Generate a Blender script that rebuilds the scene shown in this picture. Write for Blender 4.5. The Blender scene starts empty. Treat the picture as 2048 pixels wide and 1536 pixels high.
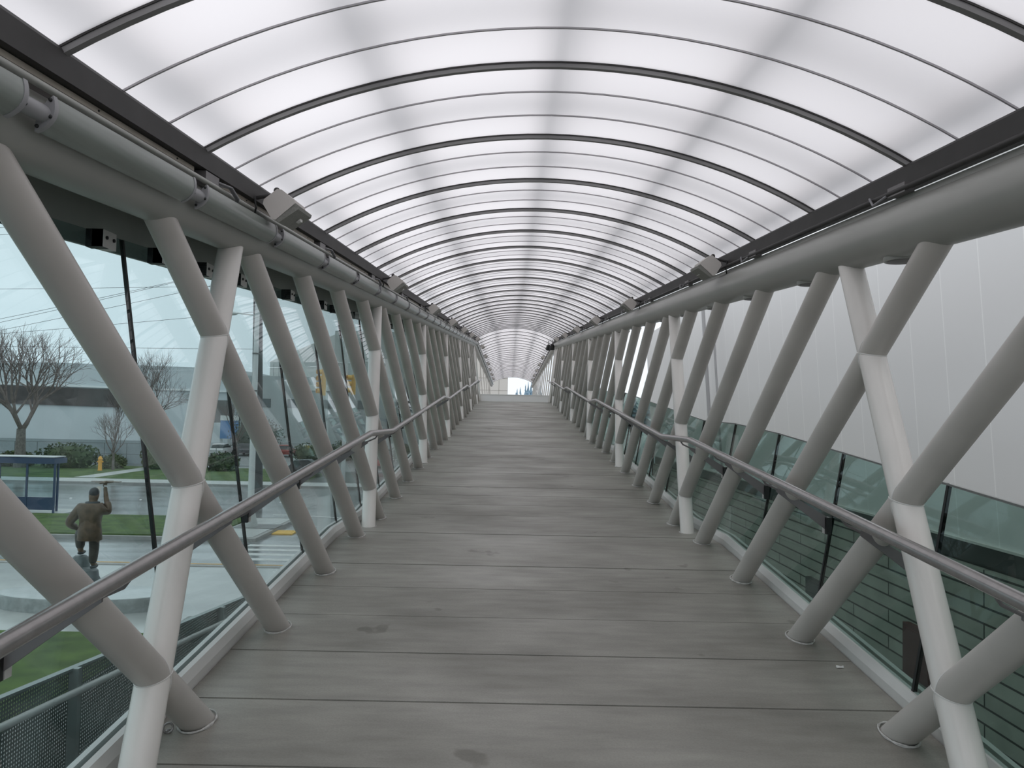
import bpy, math, random
from mathutils import Vector, Matrix
C = bpy.context.scene.collection
PI = math.pi
rnd = random.Random(7)

# ------------------------------------------------------------------ camera
IMG_W, FPX, HZ, VX = 2048, 1563.0, 833.3, 1020.6
cam_d = bpy.data.cameras.new('camera')
cam_d.sensor_width = 36.0
cam_d.lens = 36.0 * FPX / IMG_W
cam_d.clip_end = 2000
cam = bpy.data.objects.new('camera', cam_d); C.objects.link(cam)
pit = math.atan((HZ - 768) / FPX); yaw = (1024 - VX) / FPX; rol = math.radians(1.17)
fw = Vector((math.sin(yaw) * math.cos(pit), math.cos(yaw) * math.cos(pit), math.sin(pit)))
r0 = Vector((math.cos(yaw), -math.sin(yaw), 0)); u0 = r0.cross(fw)
ri = r0 * math.cos(rol) + u0 * math.sin(rol); up = u0 * math.cos(rol) - r0 * math.sin(rol)
m = Matrix((ri, up, -fw)).transposed().to_4x4(); m.translation = (0, 0, 1.6)
cam.matrix_world = m
bpy.context.scene.camera = cam

# ------------------------------------------------------------------ sky, exposure
W = bpy.data.worlds.new('sky'); bpy.context.scene.world = W; W.use_nodes = True
nt = W.node_tree; nt.nodes.clear()
wo = nt.nodes.new('ShaderNodeOutputWorld'); bg = nt.nodes.new('ShaderNodeBackground')
tc = nt.nodes.new('ShaderNodeTexCoord'); sx = nt.nodes.new('ShaderNodeSeparateXYZ')
cr = nt.nodes.new('ShaderNodeValToRGB')
cr.color_ramp.elements[0].position = 0.0; cr.color_ramp.elements[0].color = (.80, .87, .93, 1)
cr.color_ramp.elements[1].position = 0.7; cr.color_ramp.elements[1].color = (1.0, .985, 1.0, 1)
nz = nt.nodes.new('ShaderNodeTexNoise'); nz.inputs['Scale'].default_value = 2.2; nz.inputs['Detail'].default_value = 4
mx = nt.nodes.new('ShaderNodeMix'); mx.data_type = 'RGBA'; mx.blend_type = 'MULTIPLY'; mx.inputs[0].default_value = .25
nt.links.new(tc.outputs['Generated'], sx.inputs[0]); nt.links.new(sx.outputs['Z'], cr.inputs[0])
nt.links.new(tc.outputs['Generated'], nz.inputs['Vector'])
nt.links.new(cr.outputs[0], mx.inputs[6]); nt.links.new(nz.outputs[0], mx.inputs[7])
nt.links.new(mx.outputs[2], bg.inputs[0]); bg.inputs[1].default_value = 1.42
nt.links.new(bg.outputs[0], wo.inputs[0])
vs = bpy.context.scene.view_settings
vs.view_transform = 'Standard'; vs.look = 'None'; vs.exposure = 0.0; vs.gamma = 1.0; vs.use_curve_mapping = False
bpy.context.scene.cycles.transparent_max_bounces = 24
bpy.context.scene.cycles.diffuse_bounces = 6

# ------------------------------------------------------------------ helpers
MATS = {}
def mat(name, col, rough=.5, metal=0.0, var=0.0, scale=4.0, bump=0.0, spec=.5, col2=None, stretch=None, detail=5, fac=(.35, .65)):
    if name in MATS: return MATS[name]
    M = bpy.data.materials.new(name); M.use_nodes = True; MATS[name] = M
    n = M.node_tree; b = n.nodes['Principled BSDF']
    b.inputs['Roughness'].default_value = rough; b.inputs['Metallic'].default_value = metal
    b.inputs['Specular IOR Level'].default_value = spec
    b.inputs['Base Color'].default_value = (*col, 1)
    if var or col2 or bump:
        t = n.nodes.new('ShaderNodeTexCoord'); nz = n.nodes.new('ShaderNodeTexNoise')
        nz.inputs['Scale'].default_value = scale; nz.inputs['Detail'].default_value = detail
        if stretch:
            mp = n.nodes.new('ShaderNodeMapping'); mp.inputs['Scale'].default_value = stretch
            n.links.new(t.outputs['Object'], mp.inputs[0]); n.links.new(mp.outputs[0], nz.inputs['Vector'])
        else: n.links.new(t.outputs['Object'], nz.inputs['Vector'])
        r = n.nodes.new('ShaderNodeValToRGB')
        r.color_ramp.elements[0].position = fac[0]; r.color_ramp.elements[1].position = fac[1]
        c2 = col2 if col2 else tuple(min(1, c * (1 + var)) for c in col)
        c1 = col if col2 else tuple(c * (1 - var) for c in col)
        r.color_ramp.elements[0].color = (*c1, 1); r.color_ramp.elements[1].color = (*c2, 1)
        n.links.new(nz.outputs[0], r.inputs[0]); n.links.new(r.outputs[0], b.inputs['Base Color'])
        if bump:
            bm = n.nodes.new('ShaderNodeBump'); bm.inputs['Strength'].default_value = bump; bm.inputs['Distance'].default_value = .01
            n.links.new(nz.outputs[0], bm.inputs['Height']); n.links.new(bm.outputs[0], b.inputs['Normal'])
    return M

def glass_mat(name, tint, ior=1.36, rough=0.0):
    M = bpy.data.materials.new(name); M.use_nodes = True; MATS[name] = M
    n = M.node_tree; n.nodes.clear()
    o = n.nodes.new('ShaderNodeOutputMaterial'); mixs = n.nodes.new('ShaderNodeMixShader')
    # Schlick reflectance from the angle to the normal, the same on both faces of the sheet
    ge = n.nodes.new('ShaderNodeNewGeometry'); dp = n.nodes.new('ShaderNodeVectorMath'); dp.operation = 'DOT_PRODUCT'
    n.links.new(ge.outputs['Normal'], dp.inputs[0]); n.links.new(ge.outputs['Incoming'], dp.inputs[1])
    def mth(op, a, b_):
        q = n.nodes.new('ShaderNodeMath'); q.operation = op
        for i, v in enumerate((a, b_)):
            if v is None: continue
            if hasattr(v, 'links'): n.links.new(v, q.inputs[i])
            else: q.inputs[i].default_value = v
        return q.outputs[0]
    f0 = ((ior - 1) / (ior + 1)) ** 2
    fac = mth('ADD', mth('MULTIPLY', mth('POWER', mth('SUBTRACT', 1.0, mth('ABSOLUTE', dp.outputs['Value'], None)), 5.0), 1 - f0), f0)
    tr = n.nodes.new('ShaderNodeBsdfTransparent'); tr.inputs[0].default_value = (*tint, 1)
    gl = n.nodes.new('ShaderNodeBsdfGlossy'); gl.inputs['Roughness'].default_value = rough
    n.links.new(fac, mixs.inputs[0]); n.links.new(tr.outputs[0], mixs.inputs[1]); n.links.new(gl.outputs[0], mixs.inputs[2])
    n.links.new(mixs.outputs[0], o.inputs[0])
    return M

def panel_mat():
    M = bpy.data.materials.new('translucent_white_roof_sheet'); M.use_nodes = True
    n = M.node_tree; n.nodes.clear()
    o = n.nodes.new('ShaderNodeOutputMaterial'); mixs = n.nodes.new('ShaderNodeMixShader'); mixs.inputs[0].default_value = .13
    t = n.nodes.new('ShaderNodeBsdfTranslucent'); t.inputs[0].default_value = (.97, .955, .98, 1)
    d = n.nodes.new('ShaderNodeBsdfDiffuse'); d.inputs[0].default_value = (.93, .92, .94, 1)
    n.links.new(t.outputs[0], mixs.inputs[1]); n.links.new(d.outputs[0], mixs.inputs[2]); n.links.new(mixs.outputs[0], o.inputs[0])
    return M

class MB:
    def __init__(s): s.v = []; s.f = []
    def add(s, vs, fs):
        o = len(s.v); s.v += [tuple(v) for v in vs]; s.f += [tuple(i + o for i in f) for f in fs]
    def box(s, c, d, M=None):
        x, y, z = d[0] / 2, d[1] / 2, d[2] / 2
        vs = [Vector((a * x, b * y, e * z)) for e in (-1, 1) for b in (-1, 1) for a in (-1, 1)]
        if M: vs = [M @ v for v in vs]
        s.hexa([v + Vector(c) for v in vs])
    def hexa(s, vs): s.add(vs, [(0, 2, 3, 1), (4, 5, 7, 6), (0, 1, 5, 4), (2, 6, 7, 3), (0, 4, 6, 2), (1, 3, 7, 5)])
    def prism(s, prof, p0, p1):  # profile of 3D points at both ends
        n = len(prof); a = [Vector(p) + Vector(p0) for p in prof]; b = [Vector(p) + Vector(p1) for p in prof]
        s.add(a + b, [tuple(range(n - 1, -1, -1)), tuple(range(n, 2 * n))] + [(i, (i + 1) % n, n + (i + 1) % n, n + i) for i in range(n)])
    def tube(s, p0, p1, r, n=16, r1=None, caps=True): s.path([p0, p1], [r, r if r1 is None else r1], n, caps)
    def path(s, pts, r, n=12, caps=True, closed=False):
        pts = [Vector(p) for p in pts]; k = len(pts)
        if not hasattr(r, '__len__'): r = [r] * k
        ref = None; rings = []
        for i, p in enumerate(pts):
            if closed: t = (pts[(i + 1) % k] - pts[i - 1]).normalized()
            else:
                a = (pts[i] - pts[i - 1]).normalized() if i else None
                b = (pts[i + 1] - pts[i]).normalized() if i < k - 1 else None
                t = (a + b).normalized() if a is not None and b is not None and (a + b).length > 1e-6 else (a or b)
            if ref is None:
                ref = Vector((0, 0, 1)) if abs(t.z) < .9 else Vector((1, 0, 0))
            x = ref - t * ref.dot(t); x.normalize(); y = t.cross(x); ref = x
            rings.append([p + (x * math.cos(2 * PI * j / n) + y * math.sin(2 * PI * j / n)) * r[i] for j in range(n)])
        vs = [v for R_ in rings for v in R_]; fs = []
        for i in range(k if closed else k - 1):
            i2 = (i + 1) % k
            for j in range(n):
                fs.append((i * n + j, i * n + (j + 1) % n, i2 * n + (j + 1) % n, i2 * n + j))
        if caps and not closed:
            fs.append(tuple(range(n - 1, -1, -1))); fs.append(tuple((k - 1) * n + j for j in range(n)))
        s.add(vs, fs)
    def sweep(s, prof, fn, ys, caps=True):  # prof [(x,h)], fn(y,x,h)->point
        n = len(prof); vs = []; fs = []
        for y in ys: vs += [fn(y, x, h) for x, h in prof]
        for i in range(len(ys) - 1):
            for j in range(n):
                fs.append((i * n + j, i * n + (j + 1) % n, (i + 1) * n + (j + 1) % n, (i + 1) * n + j))
        if caps:
            fs.append(tuple(range(n - 1, -1, -1))); fs.append(tuple((len(ys) - 1) * n + j for j in range(n)))
        s.add(vs, fs)
    def lathe(s, prof, c=(0, 0, 0), n=24, axis=Vector((0, 0, 1)), sx=1, sy=1):
        c = Vector(c); q = axis.to_track_quat('Z', 'Y'); vs = []; fs = []
        for r, z in prof:
            for j in range(n):
                a = 2 * PI * j / n; vs.append(c + q @ Vector((r * math.cos(a) * sx, r * math.sin(a) * sy, z)))
        for i in range(len(prof) - 1):
            for j in range(n): fs.append((i * n + j, i * n + (j + 1) % n, (i + 1) * n + (j + 1) % n, (i + 1) * n + j))
        fs.append(tuple(range(n - 1, -1, -1))); fs.append(tuple((len(prof) - 1) * n + j for j in range(n)))
        s.add(vs, fs)
    def ball(s, c, r, n=12, k=8):
        c = Vector(c)
        if not hasattr(r, '__len__'): r = (r, r, r)
        vs = [c + Vector((0, 0, -r[2]))]; fs = []
        for i in range(1, k):
            ph = -PI / 2 + PI * i / k
            for j in range(n):
                a = 2 * PI * j / n
                vs.append(c + Vector((r[0] * math.cos(ph) * math.cos(a), r[1] * math.cos(ph) * math.sin(a), r[2] * math.sin(ph))))
        vs.append(c + Vector((0, 0, r[2])))
        for j in range(n): fs.append((0, 1 + (j + 1) % n, 1 + j))
        for i in range(k - 2):
            for j in range(n): fs.append((1 + i * n + j, 1 + i * n + (j + 1) % n, 1 + (i + 1) * n + (j + 1) % n, 1 + (i + 1) * n + j))
        b = 1 + (k - 2) * n
        for j in range(n): fs.append((b + j, b + (j + 1) % n, len(vs) - 1))
        s.add(vs, fs)
    def build(s, name, M, parent=None, loc=None, smooth=True, angle=35):
        me = bpy.data.meshes.new(name)
        vs = s.v
        if loc is not None: vs = [(v[0] - loc[0], v[1] - loc[1], v[2] - loc[2]) for v in vs]
        me.from_pydata(vs, [], s.f); me.update()
        if smooth:
            me.polygons.foreach_set('use_smooth', [True] * len(me.polygons))
            me.set_sharp_from_angle(angle=math.radians(angle))
        me.materials.append(M)
        o = bpy.data.objects.new(name, me); C.objects.link(o)
        if loc is not None: o.location = loc
        if parent is not None:
            o.parent = parent
            if loc is None and parent.type == 'EMPTY': o.matrix_parent_inverse = Matrix.Translation(-parent.location)
            elif loc is None: o.matrix_parent_inverse = Matrix.Translation(-(parent.location))
        return o

def tag(o, label=None, cat=None, group=None, kind=None):
    if label: o['label'] = label
    if cat: o['category'] = cat
    if group: o['group'] = group
    if kind: o['kind'] = kind
    return o
def empty(name, loc, label=None, cat=None, group=None):
    o = bpy.data.objects.new(name, None); C.objects.link(o); o.location = loc; o.empty_display_size = .2
    return tag(o, label, cat, group)
ORD = 'first second third fourth fifth sixth seventh eighth ninth tenth eleventh twelfth thirteenth fourteenth fifteenth sixteenth seventeenth eighteenth nineteenth'.split()
def ordw(n):
    n -= 1
    if n < 19: return ORD[n]
    if n == 19: return 'twentieth'
    if n < 29: return 'twenty-' + ORD[n - 20]
    if n == 29: return 'thirtieth'
    if n < 39: return 'thirty-' + ORD[n - 30]
    return 'fortieth'

# ------------------------------------------------------------------ bridge geometry: first span climbs a ramp with landings, second span is nearly level
S1, SR, MOD, YC, YE = .0815, .0711, 1.14, 32.0, 64.0
LAND = [(6.7, 7.9), (14.0, 15.2), (21.3, 22.5), (28.6, 29.8)]
def Fl(y):
    if y > YC: return Fl(YC) - .013 * (y - YC)
    z = y
    for a, b in LAND: z -= min(max(y - a, 0), b - a)
    return S1 * z
def Rf(y): return 1.6 + SR * y if y <= YC else 1.6 + SR * YC - .013 * (y - YC)
def PF(y, x, h): return Vector((x, y, Fl(y) + h))
def PR(y, x, h): return Vector((x, y, Rf(y) + h))
BRK = sorted([v for ab in LAND for v in ab])
def ysteps(a, b): return [a] + [v for v in BRK + [YC] if a < v < b] + [b]
CF, CT, CR = .1925, .15, .2
G0 = 3.427
HF, HT = 1.493, 1.685       # half spacing of tube feet, of the top chords
XL, XR = -1.455, 1.84      # floor edges
HC = {-1: .69, 1: .655}
RW, EH, AH = 1.6065, .953, 1.38   # roof half width, eave height, apex height over the roof line
RISE = AH - EH; RR = (RW * RW + RISE * RISE) / (2 * RISE)
def arc(t, off=0.0):   # t in -1..1
    a = math.asin(RW / RR) * t
    return CR + (RR + off) * math.sin(a), AH - RR + (RR + off) * math.cos(a)

STEEL = mat('warm_grey_painted_steel', (.47, .445, .415), .38, var=.07, scale=2.5)
STEELC = mat('lit_grey_painted_steel', (.70, .675, .64), .24, var=.06, scale=3, stretch=(1, 1, .3))  # truss paint lightened in colour for the light the leaning posts catch
CHORD = mat('chord_grey_paint', (.31, .313, .29), .36, var=.05, scale=2)
DARK = mat('dark_bronze_aluminium', (.032, .030, .029), .6, var=.15, scale=5)
RIBM = mat('grey_aluminium_rib', (.22, .215, .215), .4, var=.1)
BARM = mat('glazing_bar_grey', (.45, .43, .45), .45)
SHEET = panel_mat()
ALU = mat('pale_aluminium', (.62, .61, .59), .38, var=.05, scale=3)
RAILM = mat('brushed_steel_rail', (.31, .295, .29), .27, metal=.6, var=.06, scale=20)
FINM = mat('grey_painted_plate', (.15, .142, .142), .42, var=.05)
BLACK = mat('black_rubber', (.008, .009, .009), .5)
TAN = mat('tan_strip', (.40, .36, .30), .5, var=.08, scale=8)
GLASS_L = glass_mat('clear_green_tinted_glass', (.775, .855, .862))
GLASS_R = glass_mat('shade_darkened_green_glass', (.585, .69, .66))  # tint darker than the left glass, carries the shade on the wall behind

# ------------------------------------------------------------------ setting: floor, kerbs, eaves
def concrete():
    M = bpy.data.materials.new('precast_concrete_deck'); M.use_nodes = True
    n = M.node_tree; b = n.nodes['Principled BSDF']; L = n.links.new
    t = n.nodes.new('ShaderNodeTexCoord')
    def noise(scale, st=None, det=6):
        z = n.nodes.new('ShaderNodeTexNoise'); z.inputs['Scale'].default_value = scale; z.inputs['Detail'].default_value = det
        if st:
            mp = n.nodes.new('ShaderNodeMapping'); mp.inputs['Scale'].default_value = st; L(t.outputs['Object'], mp.inputs[0]); L(mp.outputs[0], z.inputs[0])
        else: L(t.outputs['Object'], z.inputs[0])
        return z
    def ramp(src, p0, c0, p1, c1):
        r = n.nodes.new('ShaderNodeValToRGB'); e = r.color_ramp.elements
        e[0].position = p0; e[1].position = p1; e[0].color = (*c0, 1); e[1].color = (*c1, 1); L(src, r.inputs[0]); return r
    def mul(a, b_, f=1.0):
        x = n.nodes.new('ShaderNodeMix'); x.data_type = 'RGBA'; x.blend_type = 'MULTIPLY'; x.inputs[0].default_value = f
        L(a, x.inputs[6]); L(b_, x.inputs[7]); return x.outputs[2]
    n1 = noise(1.1, (1, 1.6, 1)); n2 = noise(9, (.35, 1.6, 1)); n3 = noise(120); n4 = noise(3.2, None, 3)
    base = ramp(n1.outputs[0], .3, (.235, .223, .196), .7, (.34, .326, .29))
    c = mul(base.outputs[0], ramp(n2.outputs[0], .3, (.80, .80, .80), .62, (1, 1, 1)).outputs[0])
    c = mul(c, ramp(n3.outputs[0], .35, (.86, .86, .86), .6, (1, 1, 1)).outputs[0], .7)
    c = mul(c, ramp(n4.outputs[0], .70, (1, 1, 1), .735, (.62, .61, .59)).outputs[0], .8)
    L(c, b.inputs['Base Color'])
    rr = ramp(n1.outputs[0], .3, (.62,) * 3, .7, (.42,) * 3); L(rr.outputs[0], b.inputs['Roughness'])
    bp = n.nodes.new('ShaderNodeBump'); bp.inputs['Strength'].default_value = .12; bp.inputs['Distance'].default_value = .004
    L(n3.outputs[0], bp.inputs['Height']); L(bp.outputs[0], b.inputs['Normal'])
    return M
CONC = concrete()
fl = MB()
y = G0 + .19 - .57 * 16
while y < YE:
    a, b_ = y + .005, min(y + .57, YE) - .005
    ys = ysteps(a, b_)
    if a < YC < b_: ys = [a, b_]
    jit = rnd.uniform(-.002, .002)
    fl.sweep([(XL, jit - .008), (XL + .008, jit), (XR - .008, jit), (XR, jit - .008), (XR, -.13), (XL, -.13)], PF, ys)
    y += .57
floor = fl.build('floor', CONC, smooth=False); tag(floor, kind='structure')
ub = MB(); ub.sweep([(XL - .12, -.1), (XR + .12, -.1), (XR + .12, -.42), (XL - .12, -.42)], PF, ysteps(-6, YE))
tag(ub.build('trim_1', mat('deck_edge_dark', (.03, .03, .028), .8), smooth=False), kind='structure')
for side, xi, sg in (('left', XL, -1), ('right', XR, 1)):
    k = MB()
    k.sweep([(xi, -.02), (xi, .045), (xi + sg * .02, .085), (xi + sg * .05, .085), (xi + sg * .05, .03), (xi + sg * .075, .03), (xi + sg * .075, .085), (xi + sg * .10, .085), (xi + sg * .10, -.1)][::sg], PF, ysteps(-6, YE))
    tag(k.build('baseboard_' + side, ALU, smooth=False), kind='structure')

def strip(name, prof, M, a=-6, b=YE, ys=None, kind='structure'):
    k = MB(); k.sweep(prof, PR, ys or ysteps(a, b)); return tag(k.build(name, M, smooth=False), kind=kind)
# eave beams (dark fascia), a ledge lip, recess back plate
strip('trim_2', [(-1.50, .845), (-1.40, .845), (-1.40, .93), (-1.41, .945), (-1.46, .945), (-1.46, .86), (-1.50, .86)], DARK)
strip('trim_3', [(1.90, .862), (1.83, .862), (1.80, .84), (1.775, .84), (1.775, .922), (1.785, .935), (1.85, .935), (1.85, .88), (1.90, .88)][::-1], DARK)
strip('trim_4', [(-1.50, .76), (-1.46, .76), (-1.46, .846), (-1.50, .846)], mat('recess_brown', (.05, .043, .038), .6))
strip('trim_5', [(1.80, .866), (1.93, .866), (1.93, .90), (1.80, .90)], mat('recess_dark', (.022, .021, .02), .6))
# plate that stands on the right chord, with a narrow open slit above it
strip('trim_6', [(1.80, .74), (1.82, .74), (1.82, .803), (1.80, .803)], CHORD)
# soffit plates that close the gap between left chord and glass
strip('trim_7', [(-1.97, .49), (-1.95, .49), (-1.95, .93), (-1.52, .93), (-1.52, .95), (-1.97, .95)], mat('soffit_grey_green', (.29, .30, .275), .45, var=.06), b=YC)
# roof behind the camera
ce = MB()
N = 28
vs_ = []
for yy in (-5.59, 1.25):
    for i in range(N + 1):
        x, h = arc((-1 + 2 * i / N) * 1.035); vs_.append(PR(yy, x, h))
ce.add(vs_, [(i, i + 1, N + 2 + i, N + 1 + i) for i in range(N)])
tag(ce.build('ceiling', SHEET), kind='structure')

# ------------------------------------------------------------------ roof panels and ribs
A0 = G0 + .1 - 2 * MOD    # first rib line, just above the camera
NP1 = 27
HOOPM = mat('roof_hoop_grey', (.25, .25, .25), .5)
def roof_sheet(slope):
    s = MB(); L_ = MOD
    for yy in (0, L_):
        s.v += [tuple((arc((-1 + 2 * i / N) * 1.035)[0], yy, arc((-1 + 2 * i / N) * 1.035)[1] + slope * yy)) for i in range(N + 1)]
    s.f += [(i, i + 1, N + 2 + i, N + 1 + i) for i in range(N)]
    return s
def arc_bar(y0, w, o0, o1, slope, t=1.02):
    s = MB(); prof = []
    vs = []; fs = []
    for i in range(N + 1):
        for (yy, off) in ((y0 - w / 2, o0), (y0 + w / 2, o0), (y0 + w / 2, o1), (y0 - w / 2, o1)):
            x, h = arc(t * (-1 + 2 * i / N), off); vs.append((x, yy, h + slope * yy))
    for i in range(N):
        for j in range(4): fs.append((i * 4 + j, i * 4 + (j + 1) % 4, i * 4 + 4 + (j + 1) % 4, i * 4 + 4 + j))
    fs += [(3, 2, 1, 0), tuple(N * 4 + j for j in range(4))]
    s.add(vs, fs); return s
def arc_pipe(y0, r, off, slope):
    s = MB(); pts = []
    for i in range(N + 1):
        x, h = arc(-1 + 2 * i / N, off); pts.append((x, y0, h + slope * y0))
    s.path(pts, r, 8); return s
def make_panel(slope):
    root = empty('roof_panel', (0, 0, 0))
    for o in [roof_sheet(slope).build('translucent_sheet', SHEET, root),
              arc_bar(MOD / 3, .009, -.007, .001, slope).build('glazing_bar', BARM, root),
              arc_bar(2 * MOD / 3, .009, -.007, .001, slope).build('glazing_bar', BARM, root),
              arc_pipe(MOD / 2, .055, .24, slope).build('outer_hoop', HOOPM, root)]:
        o.matrix_parent_inverse = Matrix()
    return root
def make_rib(slope):
    root = empty('roof_rib', (0, 0, 0))
    arc_bar(0, .028, -.027, -.006, slope).build('rib_cap', RIBM, root)
    arc_bar(0, .036, -.007, .012, slope).build('rib_flange', DARK, root)
    return root
def copy_tree(o, parent=None):
    c = o.copy(); C.objects.link(c)
    if parent is not None: c.parent = parent
    for ch in o.children: copy_tree(ch, c)
    return c
npan = 0
for sec, (y0, n, slope) in enumerate(((A0, NP1, SR), (A0 + NP1 * MOD, 28, -.013))):
    pp, rb = make_panel(slope), make_rib(slope)
    for k in range(n):
        yy = y0 + k * MOD
        p = pp if k == 0 else copy_tree(pp)
        p.location = (0, yy, Rf(yy) if sec else 1.6 + SR * yy); npan += 1
        which = ordw(k + 1)
        tag(p, (f'{which} curved milky roof panel of the near span, counted from the camera' if sec == 0 else
                f'{which} curved milky roof panel of the far level span, counted from the crest'), 'roof panel',
            'roof panels of the near span' if sec == 0 else 'roof panels of the far span')
        if k == 0 and sec == 0: continue
    for k in range(n + (1 if sec else 0)):
        if sec == 0 and k == 0: continue
        yy = y0 + k * MOD
        r = rb if k == (1 if sec == 0 else 0) else copy_tree(rb)
        r.location = (0, yy, Rf(yy) if sec else 1.6 + SR * yy)
        which = ordw(k if sec == 0 else k + 1)
        tag(r, (f'{which} dark arched roof rib of the near span, counted from the camera' if sec == 0 else
                f'{which} dark arched roof rib of the far level span, counted from the crest'), 'roof rib',
            'roof ribs of the near span' if sec == 0 else 'roof ribs of the far span')
PURL = mat('outer_purlin_grey', (.22, .22, .23), .5)
for q, name in ((-1.50, 'left eave'), (-.82, 'left haunch'), (0.0, 'crown'), (.80, 'right haunch'), (1.50, 'right eave')):
    s = MB(); t = math.asin(q / RR) / math.asin(RW / RR)
    x, h = arc(t, .11)
    s.sweep([(x - .034, h - .02), (x + .034, h - .02), (x + .034, h + .03), (x - .034, h + .03)], PR, [-5, YC, YE])
    tag(s.build('purlin', PURL, smooth=False), f'long purlin along the {name} showing as a soft shadow through the roof', 'purlin', 'purlins above the roof sheets')

# ------------------------------------------------------------------ chords
TR = .064
for side, sg in (('left', -1), ('right', 1)):
    xc = CT + sg * HT
    s = MB(); s.path([PR(-5, xc, HC[sg]), PR(YC, xc, HC[sg])], .125, 28)
    tag(s.build('top_chord', CHORD), f'big grey horizontal pipe along the {side} side carrying the roof of the near span', 'pipe beam', 'top chord pipes')
    s = MB(); s.path([PR(YC + .05, xc, HC[sg]), PR(YE, xc, HC[sg])], .125, 20)
    tag(s.build('top_chord', CHORD), f'big grey pipe along the {side} side of the far level span', 'pipe beam', 'top chord pipes')

# ------------------------------------------------------------------ truss tubes
GROUT = mat('foot_sealant', (.48, .47, .45), .6, var=.2, scale=40)
WELD = mat('weld_bead_paint', (.66, .65, .63), .4)
def foot_pt(sg, y): return Vector((CF + sg * HF, y, Fl(y)))
def top_pt(sg, y): return Vector((CT + sg * HT, y, Rf(y) + HC[sg]))
def collar(root, p, ax):
    s = MB(); r = TR; n = 22; pts = []
    st = 1 / max(.4, abs(ax.z))
    for j in range(n):
        a = 2 * PI * j / n
        lx, ly = math.cos(a) * (r + .006), math.sin(a) * (r * st + .010)
        pts.append(p + Vector((lx, ly, .004 + (.0815 * ly if p.y < YC else 0))))
    s.path(pts, [.003 + .005 * rnd.random() for _ in range(n)], 6, closed=True)
    return s.build('base_sealant', GROUT, root)
def make_tube(name, sg, yf, yt, M, label, cat, group, near):
    a, b = foot_pt(sg, yf), top_pt(sg, yt); d = (b - a).normalized()
    root = empty(name, a, label, cat, group)
    s = MB(); s.path([a - d * .05, b], TR, 24 if near else 14)
    s.build('tube', M, root)
    if near: collar(root, a, d)
    return root, a, d
diag = {-1: [], 1: []}; cols = {-1: [], 1: []}
DY, CY = 2.44, 1.45
for sg, side in ((-1, 'left'), (1, 'right')):
    for k in range(26):
        yf = G0 - .04 + MOD * k
        if yf > YC + .2: break
        r = make_tube('diagonal_tube', sg, yf, yf - DY, STEEL, f'{ordw(k + 1)} grey slanted truss tube on the {side} side, counted by its foot from the camera',
                      'truss tube', f'slanted truss tubes on the {side} side', k < 12)
        diag[sg].append(r)
    for k in range(7):
        yf = G0 - .62 + 4 * MOD * k
        r = make_tube('truss_post', sg, yf, min(yf + CY, YC), STEELC, f'{ordw(k + 1)} brightly lit truss post on the {side} side crossing the slanted tubes, from the camera',
                      'truss post', f'pale truss posts on the {side} side', k < 4)
        cols[sg].append(r)
    # weld beads where tubes cross the posts
    for ci, (cr_, ca, cd) in enumerate(cols[sg][:3]):
        for (dr_, da, dd) in diag[sg]:
            # nearest points of the two axes
            w = ca - da; b_ = cd.dot(dd); den = 1 - b_ * b_
            tcx = (b_ * dd.dot(w) - cd.dot(w)) / den; tdx = (dd.dot(w) - b_ * cd.dot(w)) / den
            pc, pd = ca + cd * tcx, da + dd * tdx
            if .15 < tcx < 2.25 and (pc - pd).length < .05:
                nn = cd.cross(dd).normalized(); P_ = (pc + pd) / 2
                s = MB()
                for mdir in ((cd + dd), (cd - dd)):
                    mdir = mdir.normalized(); sa = math.sqrt(1 - mdir.dot(cd) ** 2)
                    if sa < .2: continue
                    s.path([P_ + nn * (TR + .0006) * math.cos(2 * PI * j / 40) + mdir * (TR + .0006) / sa * math.sin(2 * PI * j / 40) for j in range(40)], .0028, 6, closed=True)
                s.build('weld_bead', WELD, cr_)
    # far span: sparse thin lattice bars on the right, glazing posts on the left
    for k in range(15 if sg > 0 else 6):
        yf = YC + 1.6 + (2 if sg > 0 else 4) * MOD * k
        if yf > YE - .3: break
        a, b_ = foot_pt(sg, yf), top_pt(sg, yf - (1.5 if sg > 0 else 0))
        root = empty('lattice_bar' if sg > 0 else 'glazing_post', a, (f'{ordw(k + 1)} thin pale lattice bar on the right side of the far span past the crest' if sg > 0 else
                     f'{ordw(k + 1)} thin glazing post on the left side of the far span past the crest'), 'bar' if sg > 0 else 'post', 'lattice bars of the far span' if sg > 0 else 'glazing posts of the far span')
        s = MB(); s.path([a, b_], .03 if sg > 0 else .022, 12); s.build('bar' if sg > 0 else 'post', STEELC if sg > 0 else STEEL, root)
    # end frame at the crest
    s = MB(); x0 = CF + sg * (HF - .06); x1 = CT + sg * (HT + .02)
    s.hexa([PF(YC - .06, x0 - .06, 0), PF(YC - .06, x0 + .06, 0), PF(YC + .06, x0 - .06, 0), PF(YC + .06, x0 + .06, 0),
            PR(YC - .06, x1 - .06, .60), PR(YC - .06, x1 + .06, .60), PR(YC + .06, x1 - .06, .60), PR(YC + .06, x1 + .06, .60)])
    tag(s.build('end_post', STEELC, smooth=False), f'square white end post on the {side} side of the crest', 'post', 'end posts at the crest')
    s = MB(); x2 = x0 + sg * .20; x3 = x1 + sg * .20
    s.hexa([PF(YC + .1, x2 - .09, 0), PF(YC + .1, x2 + .09, 0), PF(YC + .13, x2 - .09, 0), PF(YC + .13, x2 + .09, 0),
            PR(YC + .1, x3 - .09, .60), PR(YC + .1, x3 + .09, .60), PR(YC + .13, x3 - .09, .60), PR(YC + .13, x3 + .09, .60)])
    tag(s.build('closer_plate', CHORD, smooth=False), f'grey vertical closing plate beside the end post on the {side}', 'plate', 'closing plates at the crest')
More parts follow.
